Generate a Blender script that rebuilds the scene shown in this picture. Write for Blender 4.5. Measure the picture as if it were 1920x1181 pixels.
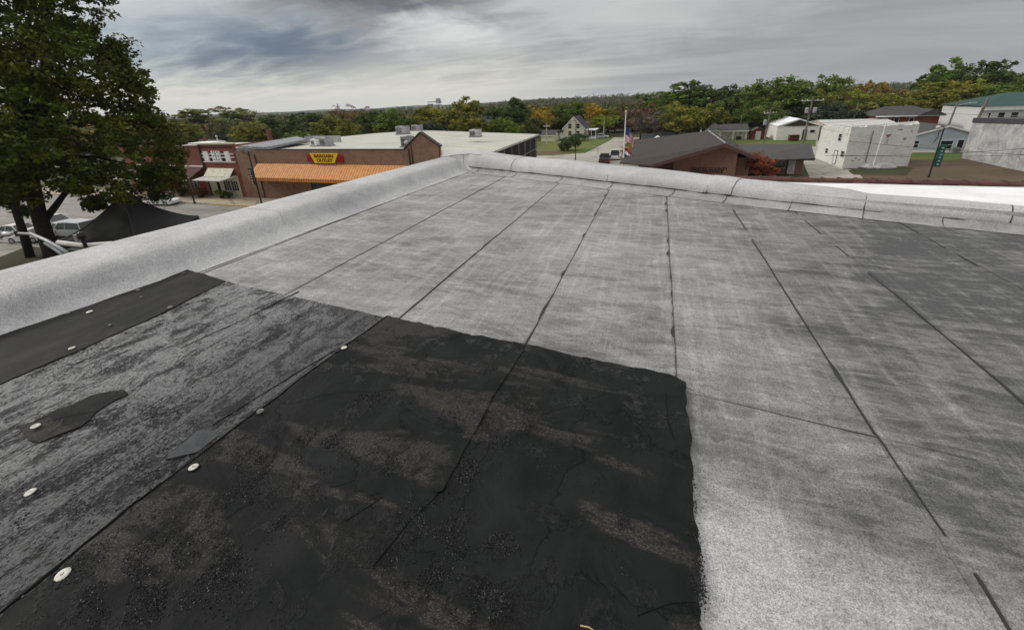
import bpy, math, random
import numpy as np
from mathutils import Vector, noise as mnoise
random.seed(7); rng = np.random.default_rng(7)
for o in list(bpy.data.objects): bpy.data.objects.remove(o)
SC = bpy.context.scene; COL = SC.collection
R = math.radians
# ------------------------------------------------------------------ camera
FPX, CX, CY, EYE = 750.0, 960.0, 461.0, 1.6
ROLL = math.atan(0.043)
HY0 = 216 - 0.043 * (960 - 340)
PITCH = math.atan((CY - HY0) * math.cos(ROLL) / FPX)
def _basis(yaw):
    f = np.array([math.sin(yaw) * math.cos(PITCH), math.cos(yaw) * math.cos(PITCH), -math.sin(PITCH)])
    r = np.array([math.cos(yaw), -math.sin(yaw), 0]); u = np.cross(r, f)
    c, s = math.cos(ROLL), math.sin(ROLL)
    return c * r - s * u, c * u + s * r, f
def _ray(B, px, py): return B[0] * (px - CX) / FPX - B[1] * (py - CY) / FPX + B[2]
_v = _ray(_basis(0), 1243, 177); BAS = _basis(-math.atan2(_v[0], _v[1]))
def ray(px, py): return _ray(BAS, px, py)
def P(px, py, z=0.0):                       # where a sight line meets the level z
    v = ray(px, py); t = (z - EYE) / v[2]; return (v[0] * t, v[1] * t, z)
def PY(px, py, Y):                          # where a sight line meets the plane y = Y
    v = ray(px, py); t = Y / v[1]; return (v[0] * t, Y, EYE + v[2] * t)
cam = bpy.data.objects.new('camera', bpy.data.cameras.new('camera')); COL.objects.link(cam)
cd = cam.data; cd.sensor_fit = 'HORIZONTAL'; cd.sensor_width = 36; cd.lens = 36 * FPX / 1920
cd.shift_y = -(590.5 - CY) / 1920; cd.clip_start = 0.05; cd.clip_end = 9000
from mathutils import Matrix
m = Matrix.Identity(4)
for i in range(3):
    m[i][0] = BAS[0][i]; m[i][1] = BAS[1][i]; m[i][2] = -BAS[2][i]
m[2][3] = EYE; cam.matrix_world = m
SC.camera = cam
# ------------------------------------------------------------------ sky, sun, exposure
SUN_AZ, SUN_EL = R(-97), R(34)              # azimuth measured from +y towards +x
world = bpy.data.worlds.new('World'); SC.world = world; world.use_nodes = True
class NT:
    def __init__(s, nt): s.t = nt; nt.nodes.clear()
    def n(s, typ, **kw):
        nd = s.t.nodes.new(typ)
        for k, v in kw.items():
            if k.startswith('i_'):
                key = k[2:]; nd.inputs[int(key) if key.isdigit() else key.replace('_', ' ')].default_value = v
            else: setattr(nd, k, v)
        return nd
    def l(s, a, b): s.t.links.new(a, b)
    def put(s, x, sock):
        if isinstance(x, bpy.types.NodeSocket): s.l(x, sock)
        else: sock.default_value = x
    def math(s, op, a, b=0.0, c=0.0, clamp=False):
        nd = s.n('ShaderNodeMath', operation=op, use_clamp=clamp)
        for i, x in enumerate((a, b, c)): s.put(x, nd.inputs[i])
        return nd.outputs[0]
    def vmath(s, op, a, b=(0, 0, 0)):
        nd = s.n('ShaderNodeVectorMath', operation=op)
        s.put(a, nd.inputs[0]); s.put(b, nd.inputs[1])
        return nd.outputs['Value'] if op in ('DOT_PRODUCT', 'LENGTH') else nd.outputs[0]
    def mix(s, f, a, b, blend='MIX'):
        nd = s.n('ShaderNodeMix', data_type='RGBA', blend_type=blend)
        s.put(f, nd.inputs[0])
        for x, i in ((a, 6), (b, 7)):
            s.put((*x, 1) if isinstance(x, tuple) and len(x) == 3 else x, nd.inputs[i])
        return nd.outputs[2]
    def noise(s, vec, scale, detail=4, rough=.55, dist=0.0, dim='3D'):
        nd = s.n('ShaderNodeTexNoise', noise_dimensions=dim); s.l(vec, nd.inputs['Vector'])
        nd.inputs['Scale'].default_value = scale; nd.inputs['Detail'].default_value = detail
        nd.inputs['Roughness'].default_value = rough; nd.inputs['Distortion'].default_value = dist
        return nd.outputs['Fac']
    def map(s, vec, scale=(1, 1, 1), rot=(0, 0, 0), loc=(0, 0, 0)):
        nd = s.n('ShaderNodeMapping'); s.l(vec, nd.inputs[0])
        nd.inputs['Scale'].default_value = scale; nd.inputs['Rotation'].default_value = rot; nd.inputs['Location'].default_value = loc
        return nd.outputs[0]
    def ramp(s, f, a, b, smooth=True, lo=0.0, hi=1.0):
        nd = s.n('ShaderNodeMapRange', interpolation_type='SMOOTHSTEP' if smooth else 'LINEAR')
        s.put(f, nd.inputs[0]); nd.inputs[1].default_value = a; nd.inputs[2].default_value = b
        nd.inputs[3].default_value = lo; nd.inputs[4].default_value = hi
        return nd.outputs[0]
    def xyz(s, vec):
        nd = s.n('ShaderNodeSeparateXYZ'); s.l(vec, nd.inputs[0]); return nd.outputs
    def comb(s, x, y, z):
        nd = s.n('ShaderNodeCombineXYZ')
        for i, q in enumerate((x, y, z)): s.put(q, nd.inputs[i])
        return nd.outputs[0]
def build_sky():
    w = NT(world.node_tree)
    out = w.n('ShaderNodeOutputWorld'); bg = w.n('ShaderNodeBackground'); bg.inputs[1].default_value = 0.1
    sky = w.n('ShaderNodeTexSky', sky_type='NISHITA'); sky.sun_disc = False
    sky.sun_elevation = SUN_EL; sky.sun_rotation = SUN_AZ; sky.air_density = 1.2; sky.dust_density = 2.0
    d = w.vmath('NORMALIZE', w.n('ShaderNodeTexCoord').outputs['Generated'])
    X = w.xyz(d); el = w.math('MAXIMUM', X[2], 0.0)
    k = w.math('DIVIDE', 1.0, w.math('ADD', el, 0.13))
    pl = w.comb(w.math('MULTIPLY', X[0], k), w.math('MULTIPLY', X[1], k), 0.0)
    wv = w.map(pl, (0.55, 1.25, 1), (0, 0, R(22)))
    n1 = w.noise(wv, 1.0, 7, .55, .7); n2 = w.noise(w.map(pl, (.5, 1, 1), (0, 0, R(22)), (4, 1, 3)), 3.2, 6, .56, .5)
    n3 = w.noise(w.map(pl, (1, 1, 1), (0, 0, 0), (9, 2, 3)), .8, 4, .5, .2)
    az = w.math('ARCTAN2', X[0], X[1]); ele = w.math('ARCSINE', X[2])
    azw = w.math('ADD', az, w.math('MULTIPLY', w.math('SUBTRACT', n2, .5), .35)); elw = w.math('ADD', ele, w.math('MULTIPLY', w.math('SUBTRACT', n3, .5), .10))
    elw = w.math('ADD', elw, w.math('MULTIPLY', w.math('SUBTRACT', w.noise(w.map(d, (3, 3, 9)), 2.2, 6, .62, .6), .5), .12))
    def blob(px, py, rw, rh, tilt=0.0):
        v = ray(px, py); v = v / np.linalg.norm(v); a0 = math.atan2(v[0], v[1]); e0 = math.asin(v[2])
        du = w.math('SUBTRACT', azw, a0); dv = w.math('SUBTRACT', elw, e0); dv = w.math('SUBTRACT', dv, w.math('MULTIPLY', du, tilt))
        du = w.math('DIVIDE', du, R(rw)); dv = w.math('DIVIDE', dv, R(rh))
        rr = w.math('SQRT', w.math('ADD', w.math('MULTIPLY', du, du), w.math('MULTIPLY', dv, dv)))
        return w.ramp(rr, 1.25, .1)
    # grey cloud sheet, brighter overhead, soft streaks
    c = w.mix(w.ramp(n1, .34, .66), (.27, .285, .305), (.55, .55, .555))
    c = w.mix(w.math('MULTIPLY', w.ramp(n2, .45, .75), .35), c, (.62, .62, .62))
    up = w.ramp(el, .30, .85)
    c = w.mix(up, c, (1.32, 1.30, 1.28))
    def over(c, f, col, amt): return w.mix(w.math('MULTIPLY', f, amt), c, col)
    c = over(c, blob(1650, 60, 26, 9), (.33, .335, .345), .75)
    c = over(c, blob(1250, 10, 18, 5), (.62, .62, .61), .7)
    c = over(c, blob(130, 15, 16, 9), (.72, .71, .74), .9)
    c = over(c, blob(330, 120, 16, 9), (.34, .41, .46), .8)
    c = over(c, blob(400, 150, 12, 5), (.20, .28, .36), .85)
    c = over(c, blob(560, 115, 13, 5, -.1), (.105, .15, .215), .97)
    c = over(c, blob(700, 5, 17, 3.5, -.15), (.125, .125, .145), .95)
    c = over(c, blob(850, 22, 9, 3), (.17, .175, .19), .8)
    c = over(c, blob(860, 62, 10, 3.4, .05), (.80, .80, .79), .85)
    c = over(c, blob(930, 92, 8, 2.2, .1), (.55, .55, .55), .6)
    c = over(c, blob(760, 120, 10, 4), (.46, .47, .48), .5)
    # paler band low on the left horizon
    lowb = w.math('MULTIPLY', w.ramp(w.math('ADD', el, w.math('MULTIPLY', w.math('SUBTRACT', n2, .5), .10)), .12, .01), w.ramp(X[0], .1, -.5))
    c = over(c, lowb, (.86, .84, .74), .9)
    lowr = w.math('MULTIPLY', w.ramp(el, .12, .0), w.ramp(X[0], -.3, .3))
    c = over(c, lowr, (.33, .345, .36), .7)
    c = w.mix(1.0, c, w.n('ShaderNodeCombineXYZ', i_0=9.2, i_1=9.2, i_2=9.2).outputs[0], 'MULTIPLY')
    c = w.mix(.94, sky.outputs[0], c)
    w.l(c, bg.inputs[0]); w.l(bg.outputs[0], out.inputs[0])
build_sky()
sun = bpy.data.objects.new('sun', bpy.data.lights.new('sun', 'SUN')); COL.objects.link(sun)
sun.data.energy = 1.5; sun.data.angle = R(14); sun.data.color = (1, .96, .9)
sd = Vector((math.sin(SUN_AZ) * math.cos(SUN_EL), math.cos(SUN_AZ) * math.cos(SUN_EL), math.sin(SUN_EL)))
sun.rotation_euler = sd.to_track_quat('Z', 'Y').to_euler()
SC.view_settings.view_transform = 'Standard'; SC.view_settings.look = 'None'
SC.view_settings.exposure = 0.12; SC.view_settings.gamma = 1.0; SC.view_settings.use_curve_mapping = False
# ------------------------------------------------------------------ helpers
G = -10.4
class MB:
    def __init__(s): s.v = []; s.f = []; s.m = []
    def add(s, vs, fs, mi=0):
        b = len(s.v); s.v += [tuple(map(float, q)) for q in vs]; s.f += [tuple(b + i for i in f) for f in fs]; s.m += [mi] * len(fs); return s
    def box(s, x0, x1, y0, y1, z0, z1, mi=0):
        return s.add([(x0, y0, z0), (x1, y0, z0), (x1, y1, z0), (x0, y1, z0), (x0, y0, z1), (x1, y0, z1), (x1, y1, z1), (x0, y1, z1)],
                     [(0, 3, 2, 1), (4, 5, 6, 7), (0, 1, 5, 4), (1, 2, 6, 5), (2, 3, 7, 6), (3, 0, 4, 7)], mi)
    def prism(s, pts, z0, z1, mi=0):       # pts counter-clockwise; z may be lists
        n = len(pts); a = z0 if isinstance(z0, (list, tuple)) else [z0] * n; b = z1 if isinstance(z1, (list, tuple)) else [z1] * n
        return s.add([(p[0], p[1], a[i]) for i, p in enumerate(pts)] + [(p[0], p[1], b[i]) for i, p in enumerate(pts)],
                     [tuple(range(n - 1, -1, -1)), tuple(range(n, 2 * n))] + [(i, (i + 1) % n, n + (i + 1) % n, n + i) for i in range(n)], mi)
    def slab(s, quad, t, mi=0):            # four 3-D corners, thickened downwards
        q = [tuple(p) for p in quad]; return s.add([(p[0], p[1], p[2] - t) for p in q] + q, [(3, 2, 1, 0), (4, 5, 6, 7), (0, 1, 5, 4), (1, 2, 6, 5), (2, 3, 7, 6), (3, 0, 4, 7)], mi)
    def tube(s, pts, rad, n=8, mi=0, caps=True):
        pts = [Vector(p) for p in pts]; k = len(pts); rr = rad if isinstance(rad, (list, tuple)) else [rad] * k
        vs = []; up = None
        for i, p in enumerate(pts):
            t = (pts[min(i + 1, k - 1)] - pts[max(i - 1, 0)]).normalized()
            a = t.cross(Vector((0, 0, 1)) if abs(t.z) < .9 else Vector((1, 0, 0))).normalized()
            if up is not None and a.dot(up) < 0: a = -a
            up = a; b = t.cross(a)
            for j in range(n):
                an = 2 * math.pi * j / n; vs.append(p + (a * math.cos(an) + b * math.sin(an)) * rr[i])
        fs = [(i * n + j, i * n + (j + 1) % n, (i + 1) * n + (j + 1) % n, (i + 1) * n + j) for i in range(k - 1) for j in range(n)]
        if caps: fs += [tuple(range(n - 1, -1, -1)), tuple((k - 1) * n + j for j in range(n))]
        return s.add(vs, fs, mi)
    def ball(s, c, r, n=8, mi=0, sq=(1, 1, 1)):
        vs = [(c[0], c[1], c[2] + r * sq[2])]; m_ = n // 2
        for i in range(1, m_):
            a = math.pi * i / m_
            for j in range(n): vs.append((c[0] + r * sq[0] * math.sin(a) * math.cos(2 * math.pi * j / n), c[1] + r * sq[1] * math.sin(a) * math.sin(2 * math.pi * j / n), c[2] + r * sq[2] * math.cos(a)))
        vs.append((c[0], c[1], c[2] - r * sq[2])); L = len(vs) - 1
        fs = [(0, 1 + j, 1 + (j + 1) % n) for j in range(n)]
        for i in range(m_ - 2): fs += [(1 + i * n + j, 1 + (i + 1) * n + j, 1 + (i + 1) * n + (j + 1) % n, 1 + i * n + (j + 1) % n) for j in range(n)]
        b = 1 + (m_ - 2) * n; fs += [(b + j, L, b + (j + 1) % n) for j in range(n)]
        return s.add(vs, fs, mi)
    def grid(s, rows, mi=0):               # list of equal-length rows of points
        n = len(rows[0]); vs = [p for r_ in rows for p in r_]
        return s.add(vs, [(i * n + j, i * n + j + 1, (i + 1) * n + j + 1, (i + 1) * n + j) for i in range(len(rows) - 1) for j in range(n - 1)], mi)
    def mesh(s, name, mats, origin=(0, 0, 0), smooth=False):
        me = bpy.data.meshes.new(name); o = origin
        me.from_pydata([(v[0] - o[0], v[1] - o[1], v[2] - o[2]) for v in s.v], [], s.f)
        for mt in (mats if isinstance(mats, (list, tuple)) else [mats]): me.materials.append(mt)
        if any(s.m): me.polygons.foreach_set('material_index', s.m)
        if smooth: me.polygons.foreach_set('use_smooth', [True] * len(me.polygons))
        me.update(); return me
def wloc(o):
    p = Vector(o.location)
    while o.parent: o = o.parent; p += Vector(o.location)
    return tuple(p)
def part(name, mb, mats, parent, smooth=False, label=None, kind=None):     # vertices given in world metres
    me = mb.mesh(name, mats, wloc(parent) if parent else (0, 0, 0), smooth)
    ob = bpy.data.objects.new(name, me); COL.objects.link(ob); ob.parent = parent
    if label: ob['label'] = label
    if kind: ob['kind'] = kind
    return ob
def thing(name, label, cat, loc=(0, 0, 0), group=None, rot=0):
    ob = bpy.data.objects.new(name, None); COL.objects.link(ob); ob.location = loc; ob.rotation_euler.z = rot
    ob.empty_display_size = .3; ob['label'] = label; ob['category'] = cat
    if group: ob['group'] = group
    return ob
def single(name, mb, mats, label, cat, loc=(0, 0, 0), group=None, smooth=False):
    ob = bpy.data.objects.new(name, mb.mesh(name, mats, loc, smooth)); COL.objects.link(ob); ob.location = loc
    ob['label'] = label; ob['category'] = cat
    if group: ob['group'] = group
    return ob
def struct(name, mb, mats, smooth=False):
    ob = part(name, mb, mats, None, smooth); ob['kind'] = 'structure'; return ob
def shared(name, me, parent, loc=(0, 0, 0), rot=(0, 0, 0), scale=(1, 1, 1)):
    ob = bpy.data.objects.new(name, me); COL.objects.link(ob); ob.parent = parent; ob.location = loc; ob.rotation_euler = rot; ob.scale = scale; return ob
def copy_tree(root, loc, rot, label, group=None, scale=None):
    r_ = root.copy(); COL.objects.link(r_); r_.location = loc; r_.rotation_euler.z = rot; r_['label'] = label
    if group: r_['group'] = group
    if scale is not None: r_.scale = scale
    for ch in root.children:
        c = ch.copy(); COL.objects.link(c); c.parent = r_
        for g in ch.children:
            d = g.copy(); COL.objects.link(d); d.parent = c
    return r_
# ------------------------------------------------------------------ materials
def mat(name, build=None, color=(.5, .5, .5), rough=.8, spec=.3, metal=0.0, var=.0, vscale=1.0, bump=0.0, bscale=20.0, vcol=None):
    mt = bpy.data.materials.new(name); mt.use_nodes = True; w = NT(mt.node_tree)
    out = w.n('ShaderNodeOutputMaterial'); bs = w.n('ShaderNodeBsdfPrincipled'); w.l(bs.outputs[0], out.inputs[0])
    bs.inputs['Roughness'].default_value = rough; bs.inputs['Specular IOR Level'].default_value = spec; bs.inputs['Metallic'].default_value = metal
    bs.inputs['Base Color'].default_value = (*color, 1)
    pos = w.n('ShaderNodeNewGeometry').outputs['Position']
    if build: build(w, bs, pos, out); return mt
    if var:
        f = w.noise(pos, vscale, 6, .6)
        dark = vcol if vcol else tuple(c * (1 - var) for c in color)
        w.l(w.mix(w.ramp(f, .32, .68), dark, tuple(min(1, c * (1 + var * .5)) for c in color) if not vcol else color), bs.inputs['Base Color'])
    if bump:
        b = w.n('ShaderNodeBump', i_Strength=bump); b.inputs['Distance'].default_value = .02
        w.l(w.noise(pos, bscale, 4, .6), b.inputs['Height']); w.l(b.outputs[0], bs.inputs['Normal'])
    return mt
def granule(base, lo, hi, speck=.5, kind='roof'):
    def b(w, bs, pos, out):
        X = w.xyz(pos)
        # worn / dirty streaks lying across the rolls
        st = w.noise(w.map(pos, (.7, 2.0, 1), (0, 0, R(4))), 1.5, 7, .68, .7)
        st2 = w.noise(w.map(pos, (1.3, 14, 1), (0, 0, R(5)), (3, 7, 0)), 1.6, 5, .6, .8)
        big = w.noise(w.map(pos, (.5, .8, .5), (0, 0, R(20)), (7, 3, 0)), .9, 3, .5, .3)
        fine = w.noise(pos, 230, 3, .8); mid = w.noise(pos, 85, 3, .75); spk = w.noise(pos, 34, 3, .65)
        sc1 = w.noise(w.map(pos, (2.2, 7.5, 1), (0, 0, R(5)), (1, 2, 0)), 1.7, 5, .66, 1.0); lon = w.noise(w.map(pos, (7, .55, 1), (0, 0, R(-1.5)), (5, 5, 0)), 1.6, 5, .62, .7)
        vs = w.n('ShaderNodeTexVoronoi'); w.l(pos, vs.inputs['Vector']); vs.inputs['Scale'].default_value = 280; vc = w.xyz(vs.outputs['Color'])[0]
        vs2 = w.n('ShaderNodeTexVoronoi'); w.l(pos, vs2.inputs['Vector']); vs2.inputs['Scale'].default_value = 95; vc2 = w.xyz(vs2.outputs['Color'])[1]; oi = w.n('ShaderNodeObjectInfo'); sc2 = w.noise(w.map(pos, (1.0, 1.4, 1)), 3.4, 6, .7, .6)
        if kind == 'roof':
            v = w.math('ADD', w.math('MULTIPLY', w.ramp(st, .3, .72), .30), w.math('MULTIPLY', w.ramp(sc1, .36, .66), .24))
            v = w.math('ADD', v, w.math('MULTIPLY', w.ramp(sc2, .35, .7), .14)); v = w.math('ADD', v, w.math('MULTIPLY', w.ramp(sc1, .62, .74), .22))
            v = w.math('ADD', v, w.math('MULTIPLY', w.ramp(big, .3, .7), .22)); v = w.math('ADD', v, w.math('MULTIPLY', w.ramp(lon, .46, .70), .20)); v = w.math('ADD', v, w.math('MULTIPLY', w.math('SUBTRACT', oi.outputs['Random'], .5), .12))
            # darker towards the right-hand side, paler strip close by
            right_dk = w.math('MULTIPLY', w.ramp(w.math('ADD', X[0], w.math('MULTIPLY', X[1], -.12)), -1.4, 1.9), .46)
            v = w.math('SUBTRACT', w.math('ADD', v, .10), right_dk)
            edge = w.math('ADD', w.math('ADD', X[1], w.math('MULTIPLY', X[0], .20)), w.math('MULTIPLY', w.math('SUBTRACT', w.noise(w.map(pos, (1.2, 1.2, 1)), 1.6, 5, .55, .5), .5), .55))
            near_pale = w.ramp(edge, 1.66, 1.30)
            v = w.math('ADD', v, w.math('MULTIPLY', near_pale, .62))
            # pale dust along the foot of the far parapet and beside the left one
            far = w.math('ADD', X[1], w.math('MULTIPLY', X[0], .373))
            v = w.math('ADD', v, w.math('MULTIPLY', w.ramp(w.math('ADD', far, w.math('MULTIPLY', st, .5)), 7.35, 7.85), .35))
            v = w.math('ADD', v, w.math('MULTIPLY', w.ramp(w.math('ADD', X[0], w.math('MULTIPLY', big, .4)), -4.0, -4.6), .16))
        else:
            v = w.math('ADD', w.math('MULTIPLY', w.ramp(big, .3, .7), .5), w.math('MULTIPLY', w.ramp(w.noise(pos, 5, 5, .65, .4), .3, .7), .35))
        v = w.math('ADD', v, 0.0, clamp=True)
        col = w.mix(v, lo, hi)
        g = w.math('ADD', w.math('MULTIPLY', w.math('SUBTRACT', fine, .5), 1.9 * speck), w.math('MULTIPLY', w.math('SUBTRACT', mid, .5), .45 * speck))
        g = w.math('ADD', g, w.math('ADD', w.math('MULTIPLY', w.math('SUBTRACT', vc, .5), .85 * speck), w.math('MULTIPLY', w.math('SUBTRACT', vc2, .5), .22 * speck)))
        g = w.math('ADD', g, w.math('MULTIPLY', w.math('SUBTRACT', spk, .5), .45 * speck)); g = w.math('MAXIMUM', w.math('ADD', g, 1.0), .15)
        col = w.mix(1.0, col, w.comb(g, g, g), 'MULTIPLY')
        # pale chips and dark granule losses
        vor = w.n('ShaderNodeTexVoronoi', feature='F1'); w.l(w.map(pos, (1, 1.9, 1)), vor.inputs['Vector']); vor.inputs['Scale'].default_value = 4.6
        pick = w.xyz(vor.outputs['Color'])[0]
        chip = w.math('MULTIPLY', w.ramp(w.math('ADD', vor.outputs['Distance'], w.math('MULTIPLY', mid, .06)), .095, .065), w.ramp(pick, .66, .70))
        if kind == 'roof': col = w.mix(w.math('MULTIPLY', chip, .75), col, (.55, .55, .54))
        v2 = w.n('ShaderNodeTexVoronoi', feature='F1'); w.l(pos, v2.inputs['Vector']); v2.inputs['Scale'].default_value = 11
        dk = w.math('MULTIPLY', w.ramp(w.math('ADD', v2.outputs['Distance'], w.math('MULTIPLY', fine, .1)), .13, .09), w.ramp(w.xyz(v2.outputs['Color'])[1], .88, .9))
        col = w.mix(w.math('MULTIPLY', dk, .75), col, (.05, .05, .05))
        w.l(col, bs.inputs['Base Color'])
        bp = w.n('ShaderNodeBump', i_Strength=.55); bp.inputs['Distance'].default_value = .004
        w.l(w.math('ADD', w.math('ADD', fine, mid), w.math('MULTIPLY', st2, 1.2)), bp.inputs['Height'])
        w.l(bp.outputs[0], bs.inputs['Normal'])
        bs.inputs['Roughness'].default_value = .85; bs.inputs['Specular IOR Level'].default_value = .25
    return b
M = {}
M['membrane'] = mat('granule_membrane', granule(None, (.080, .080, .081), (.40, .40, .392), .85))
M['cap'] = mat('granule_cap', granule(None, (.33, .33, .333), (.53, .53, .525), .75, 'cap'))
M['flash'] = mat('granule_flashing', granule(None, (.20, .20, .203), (.42, .42, .415), .85, 'cap'))
M['tar'] = mat('tar', color=(.014, .014, .015), rough=.42, spec=.5, bump=.6, bscale=90)
def felt(w, bs, pos, out):                   # black felt: fibrous brown bands left bare, smooth tar swathes, crusted patches
    band = w.noise(w.map(pos, (.42, 1.9, 1), (0, 0, R(-14)), (0, .35, 0)), 1.75, 5, .58, .5)
    br = w.noise(pos, 3.2, 7, .68, .5); fib = w.noise(w.map(pos, (1, 2.0, 1), (0, 0, R(30))), 110, 4, .78); rag = w.noise(pos, 22, 5, .75)
    f = w.math('MULTIPLY', w.ramp(w.math('ADD', band, w.math('MULTIPLY', w.math('SUBTRACT', rag, .5), .12)), .51, .57), w.ramp(w.math('ADD', br, w.math('MULTIPLY', w.math('SUBTRACT', rag, .5), .3)), .36, .48))
    col = w.mix(w.ramp(br, .35, .7), (.0065, .0075, .0075), (.0125, .0135, .0135)); col = w.mix(f, col, (.021, .0195, .0175))
    col = w.mix(w.math('MULTIPLY', f, w.ramp(fib, .50, .62)), col, (.082, .076, .067))
    cru = w.math('MULTIPLY', w.ramp(w.noise(w.map(pos, (1, 1, 1), (0, 0, 0), (2, 8, 0)), 3.6, 5, .66, .6), .53, .60), w.ramp(rag, .42, .56))
    lump = w.noise(w.map(pos, (1.6, 1, 1)), 70, 5, .8, .6); col = w.mix(cru, col, (.009, .009, .0095))
    w.l(col, bs.inputs['Base Color'])
    w.l(w.mix(cru, w.ramp(br, .3, .7, True, .78, .62), (.24, .24, .24)), bs.inputs['Roughness']); w.l(w.mix(cru, (.14, .14, .14), (.6, .6, .6)), bs.inputs['Specular IOR Level'])
    bp = w.n('ShaderNodeBump', i_Strength=1.0); bp.inputs['Distance'].default_value = .010
    crk = w.n('ShaderNodeTexVoronoi', feature='DISTANCE_TO_EDGE'); w.l(w.vmath('ADD', pos, w.map(w.comb(br, br, br), (.5, .5, 0))), crk.inputs['Vector']); crk.inputs['Scale'].default_value = 1.5
    h = w.math('ADD', w.math('MULTIPLY', fib, .22), w.math('MULTIPLY', br, 2.0)); h = w.math('ADD', h, w.math('MULTIPLY', w.math('MULTIPLY', cru, lump), 2.2))
    h = w.math('ADD', h, w.math('MULTIPLY', w.ramp(crk.outputs['Distance'], 0, .012), .5))
    w.l(h, bp.inputs['Height']); w.l(bp.outputs[0], bs.inputs['Normal'])
M['felt'] = mat('black_felt', felt)
def felt2(w, bs, pos, out):
    br = w.noise(w.map(pos, (1.6, .8, 1)), 2.2, 6, .65, .6); fib = w.noise(pos, 120, 3, .7)
    col = w.mix(w.ramp(br, .4, .7), (.011, .0115, .012), (.026, .025, .023)); col = w.mix(w.ramp(w.noise(pos, 1.7, 3, .5), .66, .72), col, (.06, .062, .065))
    w.l(col, bs.inputs['Base Color']); bs.inputs['Roughness'].default_value = .7; bs.inputs['Specular IOR Level'].default_value = .16
    bp = w.n('ShaderNodeBump', i_Strength=.5); bp.inputs['Distance'].default_value = .004
    w.l(w.math('ADD', w.math('MULTIPLY', br, 2.5), fib), bp.inputs['Height']); w.l(bp.outputs[0], bs.inputs['Normal'])
M['felt_strip'] = mat('black_felt_strip', felt2)
def asphalt_wet(w, bs, pos, out):            # exposed glossy mopping asphalt: black scabs, silvery scraped skin with highlights put into its colour, board marks along the seams
    X = w.xyz(pos)
    big = w.noise(w.map(pos, (1.9, .8, 1)), 1.3, 6, .62, .8); blot = w.noise(w.map(pos, (1.7, .9, 1), (0, 0, 0), (3, 3, 0)), 3.6, 7, .72, .9)
    scab = w.noise(w.map(pos, (1.5, .85, 1), (0, 0, R(-8))), 62, 5, .85, .5); scab2 = w.noise(w.map(pos, (1.5, 1, 1)), 130, 4, .8, .5)
    film_glint = w.ramp(w.math('ADD', scab, w.math('ADD', w.math('MULTIPLY', w.math('SUBTRACT', blot, .5), .75), w.math('MULTIPLY', w.math('SUBTRACT', big, .5), .5))), .485, .52)
    lay = w.ramp(w.math('ADD', w.math('MULTIPLY', blot, .6), w.math('MULTIPLY', big, .6)),   .50, .74)
    col = w.mix(lay, (.011, .011, .012), (.052, .053, .055)); col = w.mix(film_glint, col, (.30, .302, .306))
    col = w.mix(w.math('MULTIPLY', w.math('MULTIPLY', w.ramp(scab2, .51, .56), w.ramp(blot, .40, .52)), .8), col, (.46, .462, .465))  # palest flecks are glints painted into the base colour
    col = w.mix(w.math('MULTIPLY', w.ramp(scab, .485, .455), .92), col, (.007, .007, .0075))
    brd = w.math('ABSOLUTE', w.math('SUBTRACT', w.math('FRACT', w.math('ADD', w.math('DIVIDE', X[0], .31), w.math('MULTIPLY', big, .12))), .5))
    col = w.mix(w.math('MULTIPLY', w.ramp(brd, .022, .010), w.ramp(blot, .40, .5)), col, (.006, .006, .006))
    col = w.mix(w.ramp(X[0], -3.4, -2.0), col, w.mix(.60, col, (.012, .012, .013)))
    w.l(col, bs.inputs['Base Color']); w.l(w.ramp(blot, .35, .7, True, .22, .42), bs.inputs['Roughness']); bs.inputs['Specular IOR Level'].default_value = .5
    bp = w.n('ShaderNodeBump', i_Strength=1.0); bp.inputs['Distance'].default_value = .010
    w.l(w.math('ADD', w.math('MULTIPLY', scab, 1.6), w.math('ADD', w.math('MULTIPLY', scab2, .6), w.math('MULTIPLY', blot, 2.0))), bp.inputs['Height']); w.l(bp.outputs[0], bs.inputs['Normal'])
M['mopping'] = mat('exposed_asphalt', asphalt_wet)
M['plate'] = mat('galvanised_plate', color=(.52, .51, .44), rough=.5, var=.3, vscale=60)
M['crumb'] = mat('tar_crumb', color=(.010, .010, .011), rough=.42, spec=.25)
def brick(c1, c2, mortar, sx=.22, sy=.075, soot=.3):
    def b(w, bs, pos, out):
        X = w.xyz(pos); nrm = w.xyz(w.n('ShaderNodeNewGeometry').outputs['Normal'])
        side = w.ramp(w.math('ABSOLUTE', nrm[0]), .4, .6, False)
        u = w.n('ShaderNodeMix', data_type='FLOAT'); w.l(side, u.inputs[0]); w.l(X[0], u.inputs[2]); w.l(X[1], u.inputs[3])
        t = w.n('ShaderNodeTexBrick'); w.l(w.comb(u.outputs[0], X[2], 0.0), t.inputs['Vector'])
        t.inputs['Color1'].default_value = (*c1, 1); t.inputs['Color2'].default_value = (*c2, 1); t.inputs['Mortar'].default_value = (*mortar, 1)
        t.inputs['Scale'].default_value = 1; t.inputs['Brick Width'].default_value = sx; t.inputs['Row Height'].default_value = sy; t.inputs['Mortar Size'].default_value = .008
        n = w.noise(w.map(pos, (.5, .5, .8)), 1.4, 6, .65, .4)
        w.l(w.mix(w.math('MULTIPLY', w.ramp(n, .42, .72), soot), t.outputs[0], tuple(c * .35 for c in c1)), bs.inputs['Base Color']); bs.inputs['Roughness'].default_value = .9
        bp = w.n('ShaderNodeBump', i_Strength=.3); bp.inputs['Distance'].default_value = .01; w.l(t.outputs['Fac'], bp.inputs['Height']); bp.invert = True; w.l(bp.outputs[0], bs.inputs['Normal'])
    return b
M['brick_red'] = mat('red_brick', brick((.27, .065, .04), (.19, .042, .03), (.24, .15, .11)))
M['brick_tan'] = mat('brown_brick', brick((.31, .165, .105), (.22, .105, .066), (.33, .26, .2), soot=.45))
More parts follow.
